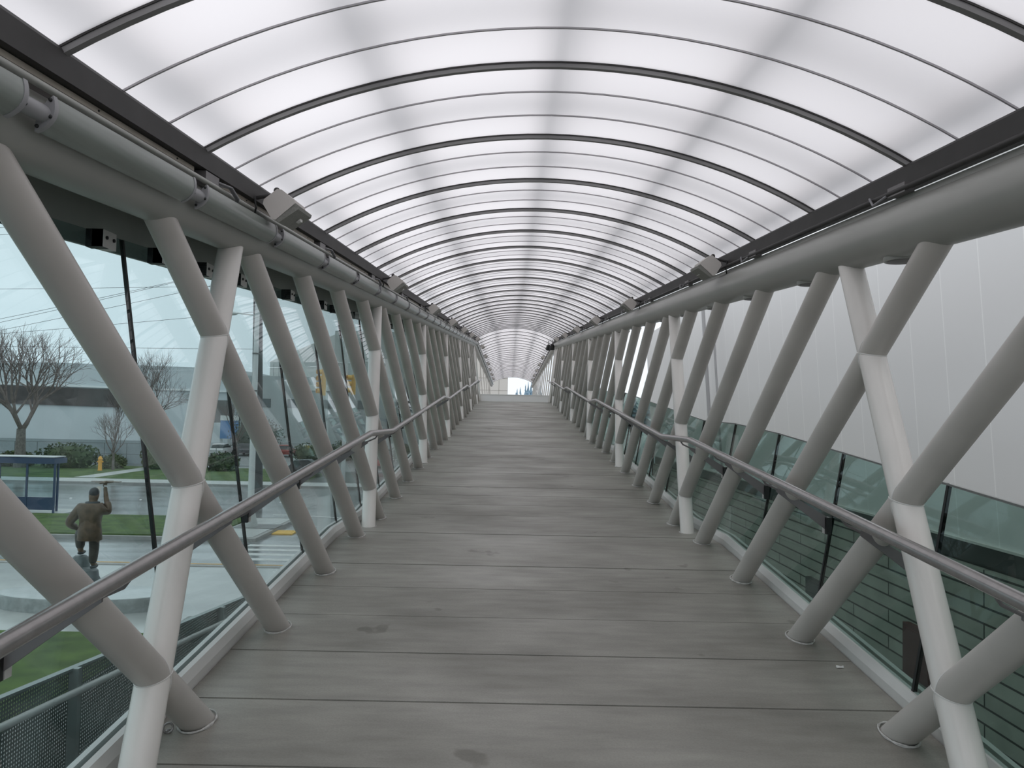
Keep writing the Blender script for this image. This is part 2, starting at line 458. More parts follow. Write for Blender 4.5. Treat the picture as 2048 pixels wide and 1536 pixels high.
s = MB(); s.hexa([PF(YC + .02, XL + .1, -.05), PF(YC + .02, XR - .1, -.05), PF(YC + .06, XL + .1, -.05), PF(YC + .06, XR - .1, -.05),
                  PF(YC + .02, XL + .1, .27), PF(YC + .02, XR - .1, .27), PF(YC + .06, XL + .1, .27), PF(YC + .06, XR - .1, .27)])
s.box((.19, YC + .04, Fl(YC) + .275), (3.15, .08, .02))
tag(s.build('crest_panel', mat('white_painted_board', (.90, .89, .88), .4), smooth=False), 'low white board across the walkway at the crest', 'barrier')

# ------------------------------------------------------------------ glass walls
def bolt(s, p, ax, r=.008, h=.006): s.lathe([(r, 0), (r, h), (r * .5, h + .002)], p, 10, ax)
GW = 3.63
CLAMPM = mat('white_clamp_plate', (.55, .54, .52), .4)
def quad_slab(P4, th):  # P4 bottom-near, bottom-far, top-near, top-far ; thickness along x
    t = Vector((th, 0, 0)); s = MB()
    s.hexa([P4[0], P4[0] + t, P4[1], P4[1] + t, P4[2], P4[2] + t, P4[3], P4[3] + t]); return s
def glx_l(h): return -1.515 - .148 * h     # x of left glass by height over the deck
for k in range(26):
    y0 = GW - MOD + k * MOD; y1 = y0 + MOD
    if y1 > YC + .3: break
    def pt(yy, top):
        if not top: return Vector((glx_l(.05), yy, Fl(yy) + .05))
        h = Rf(yy) + .53 - Fl(yy); return Vector((glx_l(h), yy, Rf(yy) + .53))
    root = empty('glass_screen', pt(y0, 0), f'{ordw(k + 1)} tall glass wall panel on the left side, counted from the camera', 'glass screen', 'tall glass panels of the left wall')
    g = .008
    quad_slab([pt(y0 + g, 0), pt(y1 - g, 0), pt(y0 + g, 1), pt(y1 - g, 1)], -.012).build('pane', GLASS_L, root, smooth=False)
    quad_slab([pt(y1 - g, 0) + Vector((.001, 0, 0)), pt(y1 + g, 0) + Vector((.001, 0, 0)), pt(y1 - g, 1) + Vector((.001, 0, 0)), pt(y1 + g, 1) + Vector((.001, 0, 0))], -.016).build('joint_seal', BLACK, root, smooth=False)
    for q in (.27, .77):
        yy = y0 + q * MOD
        s = MB(); p = pt(yy, 1)
        s.box(p + Vector((.035, .03, -.035)), (.05, .11, .075)); c = s.build('clamp', CLAMPM, root, smooth=False)
        s = MB(); s.box(p + Vector((.02, .0, -.035)), (.075, .05, .078), None); s.build('clamp_pad', BLACK, c, smooth=False)
        for dy in (-.0, .06) if k < 9 else ():
            s = MB(); bolt(s, p + Vector((.060, dy, -.03)), Vector((1, 0, 0))); s.build('bolt', BLACK, c)
for k in range(26):
    y0 = GW - MOD + k * MOD; y1 = y0 + MOD
    if y1 > YC + .3: break
    def pr(yy, top): return Vector((1.865, yy, Fl(yy) + .05)) if not top else Vector((2.035, yy, Fl(yy) + 1.026))
    root = empty('glass_guard', pr(y0, 0), f'{ordw(k + 1)} low shaded green glass guard panel on the right side, from the camera', 'glass guard', 'low glass guard panels on the right')
    g = .009
    quad_slab([pr(y0 + g, 0), pr(y1 - g, 0), pr(y0 + g, 1), pr(y1 - g, 1)], .014).build('pane', GLASS_R, root, smooth=False)
    quad_slab([pr(y1 - g, 0) - Vector((.002, 0, 0)), pr(y1 + g, 0) - Vector((.002, 0, 0)), pr(y1 - g, 1) - Vector((.002, 0, 0)), pr(y1 + g, 1) - Vector((.002, 0, 0))], .018).build('joint_seal', BLACK, root, smooth=False)
    s = MB(); a, b_ = pr(y0 + g, 1), pr(y1 - g, 1); z = Vector((0, 0, .010))
    s.hexa([a, a + Vector((.014, 0, 0)), b_, b_ + Vector((.014, 0, 0)), a + z, a + z + Vector((.014, 0, 0)), b_ + z, b_ + z + Vector((.014, 0, 0))])
    s.build('polished_edge', mat('glass_edge_grey', (.20, .21, .205), .3), root, smooth=False)

# glazing that carries on beside and behind the camera
ya, yb = -5.0, GW - MOD - .02
tag(quad_slab([Vector((glx_l(.05), y, Fl(y) + .05)) for y in (ya, yb)] + [Vector((glx_l(Rf(y) + .53 - Fl(y)), y, Rf(y) + .53)) for y in (ya, yb)], -.012).build('window_1', GLASS_L, smooth=False), kind='structure')
tag(quad_slab([Vector((1.865, y, Fl(y) + .05)) for y in (ya, yb)] + [Vector((2.035, y, Fl(y) + 1.026)) for y in (ya, yb)], .014).build('window_2', GLASS_R, smooth=False), kind='structure')

# ------------------------------------------------------------------ handrails with bracket fins
for sg, side, xr in ((-1, 'left', -1.185), (1, 'right', 1.545)):
    RH = .885
    root = empty('handrail', PF(1.2, xr, RH), f'grey tubular handrail on tapered brackets along the {side} side', 'handrail', 'handrails')
    pts = [PF(yy, xr, RH) for yy in ysteps(.6, YC - .05)]
    s = MB(); s.path(pts, .0265, 20); s.build('rail', RAILM, root)
    for k in range(27):
        yb = GW - MOD + k * MOD
        if yb > YC - .2: break
        if sg < 0: xg = glx_l(.59)
        else: xg = 1.865 + .17 * .56
        z0 = Fl(yb); w = .005
        xt = xr + sg * .085; xm = xr + sg * .25; xo = xg - sg * .004
        prof = [(xt, z0 + .812), (xt, z0 + .788), (xm, z0 + .668), (xo, z0 + .545), (xo, z0 + .632), (xt + sg * .04, z0 + .80)]
        s = MB(); s.prism([(x, yb, z) for x, z in prof], (0, -w, 0), (0, w, 0))
        br = s.build('bracket', FINM, root, smooth=False)
        s = MB(); s.path([(xr, yb, z0 + RH - .022), (xr + sg * .02, yb, z0 + .835), (xt + sg * .012, yb, z0 + .80)], .007, 8); s.build('stem', FINM, br)
        s = MB(); s.box((xg - sg * .020, yb + .020, z0 + .59), (.03, .035, .10)); s.build('clamp', CLAMPM, br, smooth=False)
        s = MB(); s.box((xg - sg * .018, yb - .016, z0 + .59), (.034, .022, .10)); s.build('clamp_pad', BLACK, br, smooth=False)

# ------------------------------------------------------------------ light fixtures along the left chord
LENS = mat('ribbed_lens_grey', (.21, .235, .215), .25, var=.05, scale=3, stretch=(20, .3, 20))
CAPM = mat('fixture_end_cap', (.27, .27, .28), .45)
def fixture_profile():
    P_ = []; c = Vector((-1.365, .69)); ax = Vector((.42, .90)).normalized(); nx = Vector((ax.y, -ax.x))
    for i in range(9):
        t = -1 + 2 * i / 8; P_.append(c + ax * t * .056 + nx * (.026 * (1 - t * t)))
    for i in range(1, 8):
        t = 1 - 2 * i / 8; P_.append(c + ax * t * .056 - nx * (.014 * (1 - t * t)))
    return [(p.x, p.y) for p in P_], c, ax, nx
FP, FC, FAX, FNX = fixture_profile()
k = 0
yy = 1.09
while yy < YE - 1.2:
    y0, y1 = yy, yy + 1.02
    if y0 < YC < y1: yy = YC + .1; continue
    far = y0 > YC
    root = empty('light_fixture', PR(y0, -1.33, .7), (f'{ordw(k + 1)} long light fixture with pale end caps under the left eave, from the camera' if not far else
                 f'small light fixture under the left eave of the far span, {ordw(k - 26)} past the crest'), 'light fixture', 'light fixtures under the left eave')
    s = MB(); s.sweep(FP, PR, [y0 + .02, y1 - .02]); s.build('lens', LENS, root, angle=50)
    for (ya, yb) in ((y0, y0 + .02), (y1 - .02, y1)):
        s = MB(); s.sweep([((x - FC.x) * 1.06 + FC.x, (h - FC.y) * 1.06 + FC.y) for x, h in FP], PR, [ya, yb]); cp = s.build('end_cap', CAPM, root, angle=50)
        if k < 6:
            yy_ = ya - .002 if ya == y0 else yb + .002
            for t, q in ((.85, 0), (-.8, .0), (.0, .022)):
                p = FC + FAX * t * .052 + FNX * q
                s = MB(); s.ball(PR(yy_, p.x, p.y), .006, 8, 6); s.build('screw', BLACK, cp)
    s = MB(); s.path([PR(y1, -1.37, .69), PR(y1 + .12, -1.37, .69)], .026, 14); s.build('connector', CAPM, root)
    k += 1; yy += MOD
# tan strips between junction boxes, conduits
CABLE = mat('grey_cable', (.22, .22, .23), .5)
k = 0
for i in range(14):
    a = 1.5 + 2.13 * i + .16; b_ = a + 1.80
    s = MB(); s.sweep([(-1.462, .823), (-1.435, .823), (-1.435, .843), (-1.462, .843)], PR, [a, b_])
    o = s.build('cover_strip', TAN, smooth=False); tag(o, f'{ordw(i + 1)} tan cover strip below the left eave beam, from the camera', 'cover strip', 'cover strips below the left eave')
    for q in (.2, .55, .9) if i < 4 else ():
        s = MB(); s.ball(PR(a + q * 1.8, -1.434, .833), .004, 8, 6); s.build('screw', BLACK, o)
    root = empty('junction_box', PR(b_ + .1, -1.44, .80), f'{ordw(i + 1)} dark junction box with loose cables below the left eave, from the camera', 'junction box', 'junction boxes below the left eave')
    s = MB(); s.sweep([(-1.46, .775), (-1.405, .775), (-1.405, .842), (-1.46, .842)], PR, [b_ + .06, b_ + .22]); s.build('box', FINM, root, smooth=False)
    for dx, dz in ((.0, .0), (.012, .012)):
        s = MB(); p = [PR(b_ + .22, -1.42 + dx, .81 + dz), PR(b_ + .30, -1.385 + dx, .815), PR(b_ + .37, -1.375 + dx, .775), PR(b_ + .43, -1.395, .745)]
        s.path([p[0], p[0].lerp(p[1], .5), p[1], p[1].lerp(p[2], .5), p[2], p[3]], .0055, 8); s.build('cable', CABLE, root)
    root = empty('junction_box', PR(b_ + .1, 1.76, .80), f'{ordw(i + 1)} dark junction box below the right eave, from the camera', 'junction box', 'junction boxes below the right eave')
    s = MB(); s.sweep([(1.75, .80), (1.795, .80), (1.795, .845), (1.75, .845)], PR, [b_ + .0, b_ + .16]); s.build('box', FINM, root, smooth=False)
    s = MB(); p = [PR(b_ + .16, 1.745, .81), PR(b_ + .24, 1.72, .78), PR(b_ + .32, 1.74, .83)]; s.path(p, .006, 8); s.build('cable', CABLE, root)
for side, x, h in (('left', -1.405, .79), ('right', 1.755, .818)):
    s = MB(); s.path([PR(-5, x, h), PR(YC, x, h)], .012, 12)
    tag(s.build('conduit', CHORD if side == 'left' else DARK), f'thin straight conduit pipe under the {side} eave beam', 'conduit', 'conduits under the eaves')
s = MB(); s.path([PR(-5, 1.785, .826), PR(YC, 1.785, .826)], .010, 10)
tag(s.build('conduit', DARK), 'dark upper conduit deep in the right eave recess', 'conduit')

# ------------------------------------------------------------------ speakers
SPK = mat('speaker_case_grey', (.56, .53, .50), .5, var=.04); GRL = mat('speaker_grille', (.22, .22, .20), .6, var=.1, scale=90)
def speaker(y, side, label):
    sg = -1 if side == 'left' else 1
    cx = -1.275 if sg < 0 else 1.635
    g = lambda x, h: (cx - sg * (x + 1.275), h)
    root = empty('speaker', PR(y, cx, .81), label, 'speaker', f'loudspeakers under the {side} eave')
    prof = [g(-1.275, .903), g(-1.25, .898), g(-1.178, .842), g(-1.178, .825), g(-1.28, .735), g(-1.30, .74), g(-1.350, .82), g(-1.345, .845)]
    s = MB(); s.sweep(prof if sg < 0 else prof[::-1], PR, [y - .10, y + .11]); s.build('case', SPK, root, smooth=False)
    gp = [g(-1.176, .828), g(-1.155, .812), g(-1.16, .795), g(-1.262, .722), g(-1.282, .735)]
    s = MB(); s.sweep(gp if sg < 0 else gp[::-1], PR, [y - .095, y + .17]); gr = s.build('grille', GRL, root, smooth=False)
    s = MB(); a = g(-1.203, .762); s.sweep([(a[0] - .012, a[1] - .010), (a[0] + .012, a[1] + .010), (a[0] + .012, a[1] - .004)], PR, [y + .06, y + .11]); s.build('badge', ALU, gr, smooth=False)
    s = MB(); q0, q1 = g(-1.42, .86), g(-1.30, .885); s.path([PR(y - .04, *q0), PR(y - .04, *q1), PR(y - .04, *g(-1.29, .905))], .011, 8); s.ball(PR(y - .04, *g(-1.295, .905)), .018, 10, 6)
    s.build('bracket', DARK, root)
    s = MB(); s.path([PR(y - .09, *g(-1.40, .86)), PR(y - .10, *g(-1.385, .80)), PR(y - .08, *g(-1.40, .745))], .005, 8); s.build('cable', BLACK, root)
for k in range(7): speaker(4.26 + 4.2 * k, 'left', f'{ordw(k + 1)} wedge-shaped grey loudspeaker under the left eave, from the camera')
for k in range(6): speaker(6.45 + 4.3 * k, 'right', f'{ordw(k + 1)} wedge-shaped grey loudspeaker under the right eave, from the camera')
for k in range(6):
    speaker(YC + 2.5 + 4.6 * k, 'left', f'{ordw(k + 1)} tiny loudspeaker under the left eave beyond the crest')
    speaker(YC + 2.5 + 4.6 * k, 'right', f'{ordw(k + 1)} tiny loudspeaker under the right eave beyond the crest')
s = MB(); ec = Vector((-1.385, 3.29, Fl(3.29) + .018))
s.path([ec + Vector((.02 * math.cos(2 * PI * j / 16), .008 * math.sin(2 * PI * j / 16), .017 * math.sin(2 * PI * j / 16))) for j in range(16)], .0045, 8, closed=True); s.lathe([(.012, -.018), (.012, -.008), (.006, -.004)], ec, 10)
tag(s.build('eye_bolt', RAILM), 'small steel eye bolt on the floor beside the first left tube foot', 'bolt')
s = MB(); a = Vector((1.735, 4.1, Fl(4.1) + .003)); s.hexa([a + Vector(v) for v in ((-.018, -.010, 0), (.020, -.006, 0), (-.014, .012, 0), (.012, .014, 0), (-.017, -.009, .004), (.018, -.004, .012), (-.013, .011, .009), (.010, .012, .003))])
tag(s.build('paper_scrap', mat('paper_white', (.75, .74, .72), .7), smooth=False), 'tiny white paper scrap on the floor near the right kerb', 'litter')
# flood lamps hung near the crest on the right
for k, (y, x) in enumerate(((30.3, 1.60), (31.6, 1.52))):
    root = empty('floodlight', PR(y, x, .62), ('nearer' if k == 0 else 'farther') + ' black floodlight hanging beside the right chord at the crest', 'floodlight', 'floodlights at the crest')
    s = MB(); s.lathe([(.05, .10), (.09, .02), (.10, -.12), (.085, -.13)], PR(y, x, .60), 16, Vector((0, -.3, 1))); s.build('housing', BLACK, root)
    s = MB(); s.path([PR(y, x, .70), PR(y, x, .86)], .012, 8); s.build('stem', DARK, root)
for k in range(16):
    y = 3.72 + MOD * k
    root = empty('round_lamp', PR(y, 1.87, .53), f'{ordw(k + 1)} small round lamp tucked under the right chord, from the camera', 'lamp', 'round lamps under the right chord')
    s = MB(); s.lathe([(.02, .14), (.075, .06), (.085, .0), (.08, -.012)], PR(y, 1.87, .53), 20); s.build('housing', CHORD, root)
    s = MB(); s.lathe([(.07, -.006), (.068, -.014), (.02, -.018)], PR(y, 1.87, .53), 20); s.build('lens', FINM, root)

# ================================================================== OUTSIDE
GZ = -4.1
def slab(name, x0, x1, y0, y1, z0, z1, M, label=None, cat=None, kind='structure', group=None):
    s = MB(); s.box(((x0 + x1) / 2, (y0 + y1) / 2, (z0 + z1) / 2), (x1 - x0, y1 - y0, z1 - z0))
    return tag(s.build(name, M, smooth=False), label, cat, group, kind)
ASPH = mat('wet_asphalt', (.10, .105, .105), .16, col2=(.27, .285, .29), scale=.55, stretch=(.5, 1.6, 1), detail=8, fac=(.33, .6))
PAVE = mat('wet_concrete_paving', (.30, .315, .31), .22, col2=(.46, .475, .46), scale=.4, detail=8)
GRASS = mat('lawn_green', (.03, .062, .010), .85, col2=(.075, .13, .022), scale=1.3, detail=10, bump=.5)
GRASSF = mat('far_lawn_green', (.038, .08, .016), .9, col2=(.09, .145, .035), scale=.8, detail=9)
KERB = mat('kerb_concrete', (.30, .30, .29), .6, var=.1)
SIDEW = mat('sidewalk_concrete', (.42, .44, .43), .4, var=.08, scale=1)
WHITE = mat('road_paint_white', (.62, .63, .62), .5, var=.12, scale=6)
YELL = mat('road_paint_yellow', (.62, .33, .04), .5, var=.1, scale=6)
slab('road_surface', -160, 60, -30, 300, GZ - .5, GZ, ASPH)
slab('plaza_paving', -70, -2.9, 12, 28.2, GZ, GZ + .12, PAVE)
slab('near_lawn', -40, -3.2, 5, 19.6, GZ + .12, GZ + .17, GRASS)
slab('plaza_kerb', -70, -2.9, 28.2, 28.5, GZ, GZ + .14, KERB)
for i, yy in enumerate((29.0, 29.28)):
    slab('yellow_line', -70, 40, yy, yy + .11, GZ, GZ + .006, YELL, ('near' if i == 0 else 'far') + ' thin yellow line painted along the near road', 'road marking', None, 'yellow lines on the near road')
slab('median_kerb', -90, -11.0, 34.4, 41.15, GZ, GZ + .15, KERB)
slab('median_lawn', -90, -13.2, 34.65, 40.9, GZ + .15, GZ + .21, GRASS)
slab('median_path', -13.1, -11.2, 34.65, 40.9, GZ + .15, GZ + .17, SIDEW)
slab('tactile_pad', -10.95, -10.0, 36.6, 37.7, GZ, GZ + .05, mat('tactile_yellow', (.75, .45, .06), .6), 'yellow tactile paving pad at the kerb ramp on the median', 'paving pad', None)
slab('kerb_ramp', -13.0, -11.0, 37.2, 38.6, GZ + .17, GZ + .19, mat('ramp_grey', (.16, .17, .17), .5))
for i in range(4):
    slab('crosswalk_bar', -11.0, -4.6, 30.2 + i * 1.05, 30.65 + i * 1.05, GZ, GZ + .006, WHITE, f'{ordw(i + 1)} white crosswalk bar on the near road, from the bridge', 'road marking', None, 'crosswalk bars')
s = MB(); pts = [(-13 + i * .5, 43.6 - (i * .5 / 9.5) ** 2 * 4.5) for i in range(22)]
for (a, b_), (c, d) in zip(pts, pts[1:]): s.hexa([(a, b_ - .1, GZ), (c, d - .1, GZ), (a, b_ + .1, GZ), (c, d + .1, GZ), (a, b_ - .1, GZ + .006), (c, d - .1, GZ + .006), (a, b_ + .1, GZ + .006), (c, d + .1, GZ + .006)])
tag(s.build('curved_lane_line', WHITE, smooth=False), 'curved white lane line sweeping across the far road', 'road marking')
for i in range(7):
    s = MB(); s.lathe([(.08, 0), (.07, .03), (.02, .04)], (-27.5 + i * 2.2, 49.5, GZ), 10)
    tag(s.build('road_stud', mat('road_stud_white', (.8, .8, .8), .4)), f'{ordw(i + 1)} small white road stud on the far road, from the left', 'road stud', 'road studs')
slab('far_kerb', -120, -9, 59.2, 59.5, GZ, GZ + .16, KERB)
slab('far_sidewalk', -120, -9, 59.5, 62.4, GZ, GZ + .15, SIDEW)
slab('far_lawn', -120, -17, 62.4, 76, GZ, GZ + .18, GRASSF)
slab('far_path', -34.5, -32.9, 62.4, 76, GZ + .18, GZ + .2, SIDEW)
slab('parking_lot', -140, -9, 76, 125, GZ, GZ + .05, mat('parking_asphalt', (.20, .215, .22), .35, var=.15, scale=.3))

# ---- round plinth and statue
STONE = mat('wet_granite', (.27, .29, .285), .3, var=.16, scale=6, bump=.1)
PTOP = mat('wet_stone_top', (.42, .45, .45), .16, var=.15, scale=1.2)
pl = empty('plinth', (-11.35, 22.35, GZ + .12), 'broad low curved stone plinth under the statue', 'plinth')
s = MB(); s.lathe([(2.4, 0), (2.4, .36), (2.37, .40), (2.1, .41)], (-11.9, 22.35, GZ + .1), 56, sx=1, sy=.42); s.build('wall', STONE, pl, angle=25)
s = MB(); s.lathe([(2.38, 0), (2.35, .015), (.1, .02)], (-11.9, 22.35, GZ + .50), 56, sx=1, sy=.42); s.build('top', PTOP, pl, angle=25)
SX, SY, SZ = -11.86, 22.4, GZ + .45
st = empty('statue', (SX, SY, SZ), 'bronze statue of a man seen from behind raising a model airplane', 'statue')
s = MB(); s.lathe([(.42, 0), (.40, .3), (.30, .48), (.27, .66), (.20, .72)], (SX, SY, SZ), 22, sx=1.0, sy=.8)
s.lathe([(.30, 0), (.28, .6), (.2, .95), (.15, 1.0)], (SX - .42, SY + .35, SZ), 16)
s.build('pedestal', mat('dark_bronze_base', (.10, .115, .12), .4, var=.2, scale=5), st)
FZ = SZ + .72
def skin(name, verts, edges, M, parent, root=0, lv=2):
    me = bpy.data.meshes.new(name); me.from_pydata([(SX + v[0], SY + v[1], FZ + v[2]) for v in verts], edges, []); me.update()
    me.materials.append(M); o = bpy.data.objects.new(name, me); C.objects.link(o)
    o.modifiers.new('skin', 'SKIN'); sk = me.skin_vertices[0].data
    for i, v in enumerate(verts):
        r = v[3]; r = tuple(q * 1.22 for q in r) if hasattr(r, '__len__') else r * 1.22; sk[i].radius = r if hasattr(r, '__len__') else (r, r); sk[i].use_root = (i == root)
    sb = o.modifiers.new('sub', 'SUBSURF'); sb.levels = lv; sb.render_levels = lv
    o.modifiers['skin'].use_smooth_shade = True
    o.parent = parent; o.matrix_parent_inverse = Matrix.Translation(-parent.location)
    return o
BRZ = mat('bronze_skin', (.15, .10, .065), .42, metal=.3, var=.2, scale=14)
JKT = mat('bronze_brown_jacket', (.095, .062, .038), .45, metal=.25, var=.35, scale=7, bump=.4)
TRS = mat('bronze_dark_trousers', (.04, .035, .028), .45, metal=.25, var=.3, scale=8, bump=.3)
HAIR = mat('bronze_dark_hair', (.035, .04, .045), .5, var=.3, scale=30)
V = [(0, 0, 1.12, (.20, .15)), (0, .01, 1.36, (.21, .15)), (0, .03, 1.62, (.24, .16)), (.02, .05, 1.84, .085), (.03, .07, 1.95, (.10, .11)), (.035, .09, 2.08, (.115, .13)), (.035, .09, 2.19, (.085, .10)),
     (.13, 0, 1.02, .15), (.13, .03, .58, .10), (.11, 0, .12, .06), (.12, .20, .05, .05),
     (-.15, .03, 1.04, .15), (-.46, .36, .96, .11), (-.42, .32, .42, .065), (-.44, .52, .33, .05),
     (.27, .04, 1.70, .105), (.46, .14, 1.56, .075), (.34, .18, 1.92, .06), (.30, .18, 2.20, .045), (.29, .19, 2.29, .05),
     (-.28, .04, 1.68, .11), (-.62, .0, 1.26, .08), (-.50, .26, 1.06, .06), (-.46, .34, 1.04, .055)]
E_ = [(0, 1), (1, 2), (2, 3), (3, 4), (4, 5), (5, 6), (0, 7), (7, 8), (8, 9), (9, 10), (0, 11), (11, 12), (12, 13), (13, 14), (2, 15), (15, 16), (16, 17), (17, 18), (18, 19), (2, 20), (20, 21), (21, 22), (22, 23)]
skin('body', V, E_, BRZ, st)
JV = [(0, 0, 1.0, (.24, .18)), (0, .01, 1.3, (.25, .19)), (0, .03, 1.60, (.30, .21)), (.015, .045, 1.80, (.15, .14)), (.28, .04, 1.69, .145), (.47, .14, 1.54, .105), (.35, .18, 1.90, .078),
      (-.30, .04, 1.67, .15), (-.63, 0, 1.25, .11), (-.51, .25, 1.08, .08)]
skin('jacket', JV, [(0, 1), (1, 2), (2, 3), (2, 4), (4, 5), (5, 6), (2, 7), (7, 8), (8, 9)], JKT, st, root=2)
TV = [(0, 0, 1.06, (.15, .13)), (.12, 0, .95, .125), (.13, .03, .55, .115), (.11, 0, .10, .095), (-.14, .03, 1.0, .13), (-.47, .36, .95, .135), (-.42, .32, .45, .10)]
skin('trousers', TV, [(0, 1), (1, 2), (2, 3), (0, 4), (4, 5), (5, 6)], TRS, st)
s = MB(); s.lathe([(.33, -.02), (.345, .0), (.325, .25), (.29, .5), (.27, .62)], (SX, SY, FZ + .80), 24, sx=1, sy=.72); s.build('coat_skirt', JKT, st, angle=60)
s = MB(); s.ball((SX + .035, SY + .08, FZ + 2.12), (.135, .145, .15), 18, 12); s.build('hair', HAIR, st)
s = MB(); s.path([(SX + .02 + .15 * math.cos(a), SY + .05 + .14 * math.sin(a), FZ + 1.83) for a in [2 * PI * i / 16 for i in range(16)]], .05, 8, closed=True); s.build('collar', HAIR, st)
s = MB()
for sx_, a0_ in ((.11, 0), (-.43, .32)):
    zz = .03 if sx_ > 0 else .36
    s.ball((SX + sx_, SY + a0_ + .1, FZ + zz), (.075, .19, .06), 12, 8)
s.build('shoes', HAIR, st)
hand = MB(); hb = Vector((SX + .29, SY + .19, FZ + 2.30))
for i in range(4):
    o_ = Vector((-.035 + .023 * i, 0, .02)); L_ = (.055, .065, .062, .05)[i]
    hand.path([hb + o_, hb + o_ + Vector((0, .01, L_)), hb + o_ + Vector((0, .035, L_ + .025))], [.012, .011, .008], 8)
hand.path([hb + Vector((-.04, 0, -.02)), hb + Vector((-.075, .02, .02)), hb + Vector((-.06, .04, .06))], [.014, .012, .009], 8)
hand.build('fingers', BRZ, st)
pa = MB(); pc = hb + Vector((.0, .03, .10))
pa.path([pc + Vector((-.05, -.25, 0)), pc + Vector((0, .0, .01)), pc + Vector((.05, .3, 0))], [.02, .045, .03], 12)
pa.hexa([pc + Vector(v) for v in ((-.42, -.02, .02), (.42, -.10, .02), (-.40, .10, .02), (.44, .02, .02), (-.42, -.02, .035), (.42, -.10, .035), (-.40, .10, .035), (.44, .02, .035))])
pa.hexa([pc + Vector(v) for v in ((-.19, -.25, .01), (.09, -.27, .01), (-.18, -.18, .01), (.10, -.20, .01), (-.19, -.25, .02), (.09, -.27, .02), (-.18, -.18, .02), (.10, -.20, .02))])
pa.build('model_airplane', BRZ, st)

# ---- perforated stair guard running down beside the bridge
def perforated():
    M = bpy.data.materials.new('perforated_green_grey_metal'); M.use_nodes = True
    n = M.node_tree; b = n.nodes['Principled BSDF']; L = n.links.new
    b.inputs['Base Color'].default_value = (.16, .20, .185, 1); b.inputs['Roughness'].default_value = .4; b.inputs['Metallic'].default_value = .3
    t = n.nodes.new('ShaderNodeTexCoord'); v = n.nodes.new('ShaderNodeVectorMath'); v.operation = 'SCALE'; v.inputs['Scale'].default_value = 1 / .019
    L(t.outputs['Object'], v.inputs[0]); f = n.nodes.new('ShaderNodeVectorMath'); f.operation = 'FRACTION'; L(v.outputs[0], f.inputs[0])
    sp = n.nodes.new('ShaderNodeSeparateXYZ'); L(f.outputs[0], sp.inputs[0]); cb = n.nodes.new('ShaderNodeCombineXYZ')
    L(sp.outputs['Y'], cb.inputs[0]); L(sp.outputs['Z'], cb.inputs[1])
    d = n.nodes.new('ShaderNodeVectorMath'); d.operation = 'DISTANCE'; L(cb.outputs[0], d.inputs[0]); d.inputs[1].default_value = (.5, .5, 0)
    g = n.nodes.new('ShaderNodeMath'); g.operation = 'GREATER_THAN'; g.inputs[1].default_value = .31; L(d.outputs['Value'], g.inputs[0])
    L(g.outputs[0], b.inputs['Alpha'])
    return M
PERF = perforated(); GPOST = mat('galvanised_grey_green', (.26, .30, .29), .38, metal=.3, var=.08)
GX = -2.25
def GT(y): return .625 - .0905 * y       # top edge height
gr = empty('stair_guard', (GX, 3, GT(3)), 'perforated green grey metal guard sloping down beside the bridge at lower left', 'guard rail')
s = MB(); ys = (1.2, 9.0); s.hexa([Vector((GX + a, y, GT(y) + h)) for h in (-.012, .0) for y in ys for a in (-.02, .02)]); s.build('top_edge', GPOST, gr, smooth=False)
s = MB(); s.hexa([Vector((GX + a, y, GT(y) + h)) for h in (-1.05, -.012) for y in ys for a in (-.0015, .0015)]); s.build('perforated_panel', PERF, gr, smooth=False)
s = MB(); s.path([(GX + .06, 1.2, GT(1.2) - .11), (GX + .06, 9, GT(9) - .11)], .018, 14); s.build('grab_rail', ALU, gr)
for y in (2.0, 3.06, 4.12, 5.3, 6.2, 7.1, 8.0):
    s = MB(); s.box((GX + .025, y, GT(y) - .56), (.05, .035, 1.12)); s.build('post', GPOST, gr, smooth=False)
s = MB(); s.hexa([Vector((GX + a, y, GT(y) + h)) for h in (-1.3, -1.06) for y in ys for a in (-.06, .05)]); s.build('stringer', GPOST, gr, smooth=False)
slab('stair_ramp', -4.0, -2.3, 1, 10, -4.0, -1.0, mat('ramp_concrete', (.22, .23, .22), .6))

# ---- bus shelter
NAVY = mat('navy_blue_metal', (.022, .05, .11), .4)
sh = empty('bus_shelter', (-26.5, 41.4, GZ), 'navy blue bus shelter with glass walls on the median at left', 'bus shelter')
zb = GZ + .15
s = MB(); s.box((-26.95, 41.75, zb + 2.72), (6.3, 1.2, .28)); s.box((-26.95, 41.75, zb + 2.88), (6.1, 1.0, .06)); s.build('roof', NAVY, sh, smooth=False)
s = MB(); s.box((-26.95, 41.75, zb + 2.93), (6.2, 1.1, .04)); s.build('roof_top', mat('shelter_roof_pale', (.6, .62, .63), .4), sh, smooth=False)
for x in (-23.8, -25.25, -26.7, -28.15, -29.9):
    s = MB(); s.box((x, 41.25, zb + 1.3), (.09, .09, 2.6)); s.build('post', NAVY, sh, smooth=False)
for x in (-24.15, -29.9):
    s = MB(); s.box((x, 42.15, zb + 1.3), (.09, .09, 2.6)); s.build('post', NAVY, sh, smooth=False)
for a, b_ in ((-23.85, -25.2), (-25.3, -26.65), (-26.75, -28.1), (-28.2, -29.85)):
    s = MB(); s.box(((a + b_) / 2, 41.25, zb + 1.72), (abs(b_ - a), .02, 1.75)); s.build('pane', GLASS_L, sh, smooth=False)
    s = MB(); s.box(((a + b_) / 2, 41.25, zb + .5), (abs(b_ - a), .05, .66)); s.build('lower_panel', NAVY, sh, smooth=False)
slab('shelter_pad', -30.5, -23.3, 41.0, 43.2, GZ, GZ + .155, SIDEW)

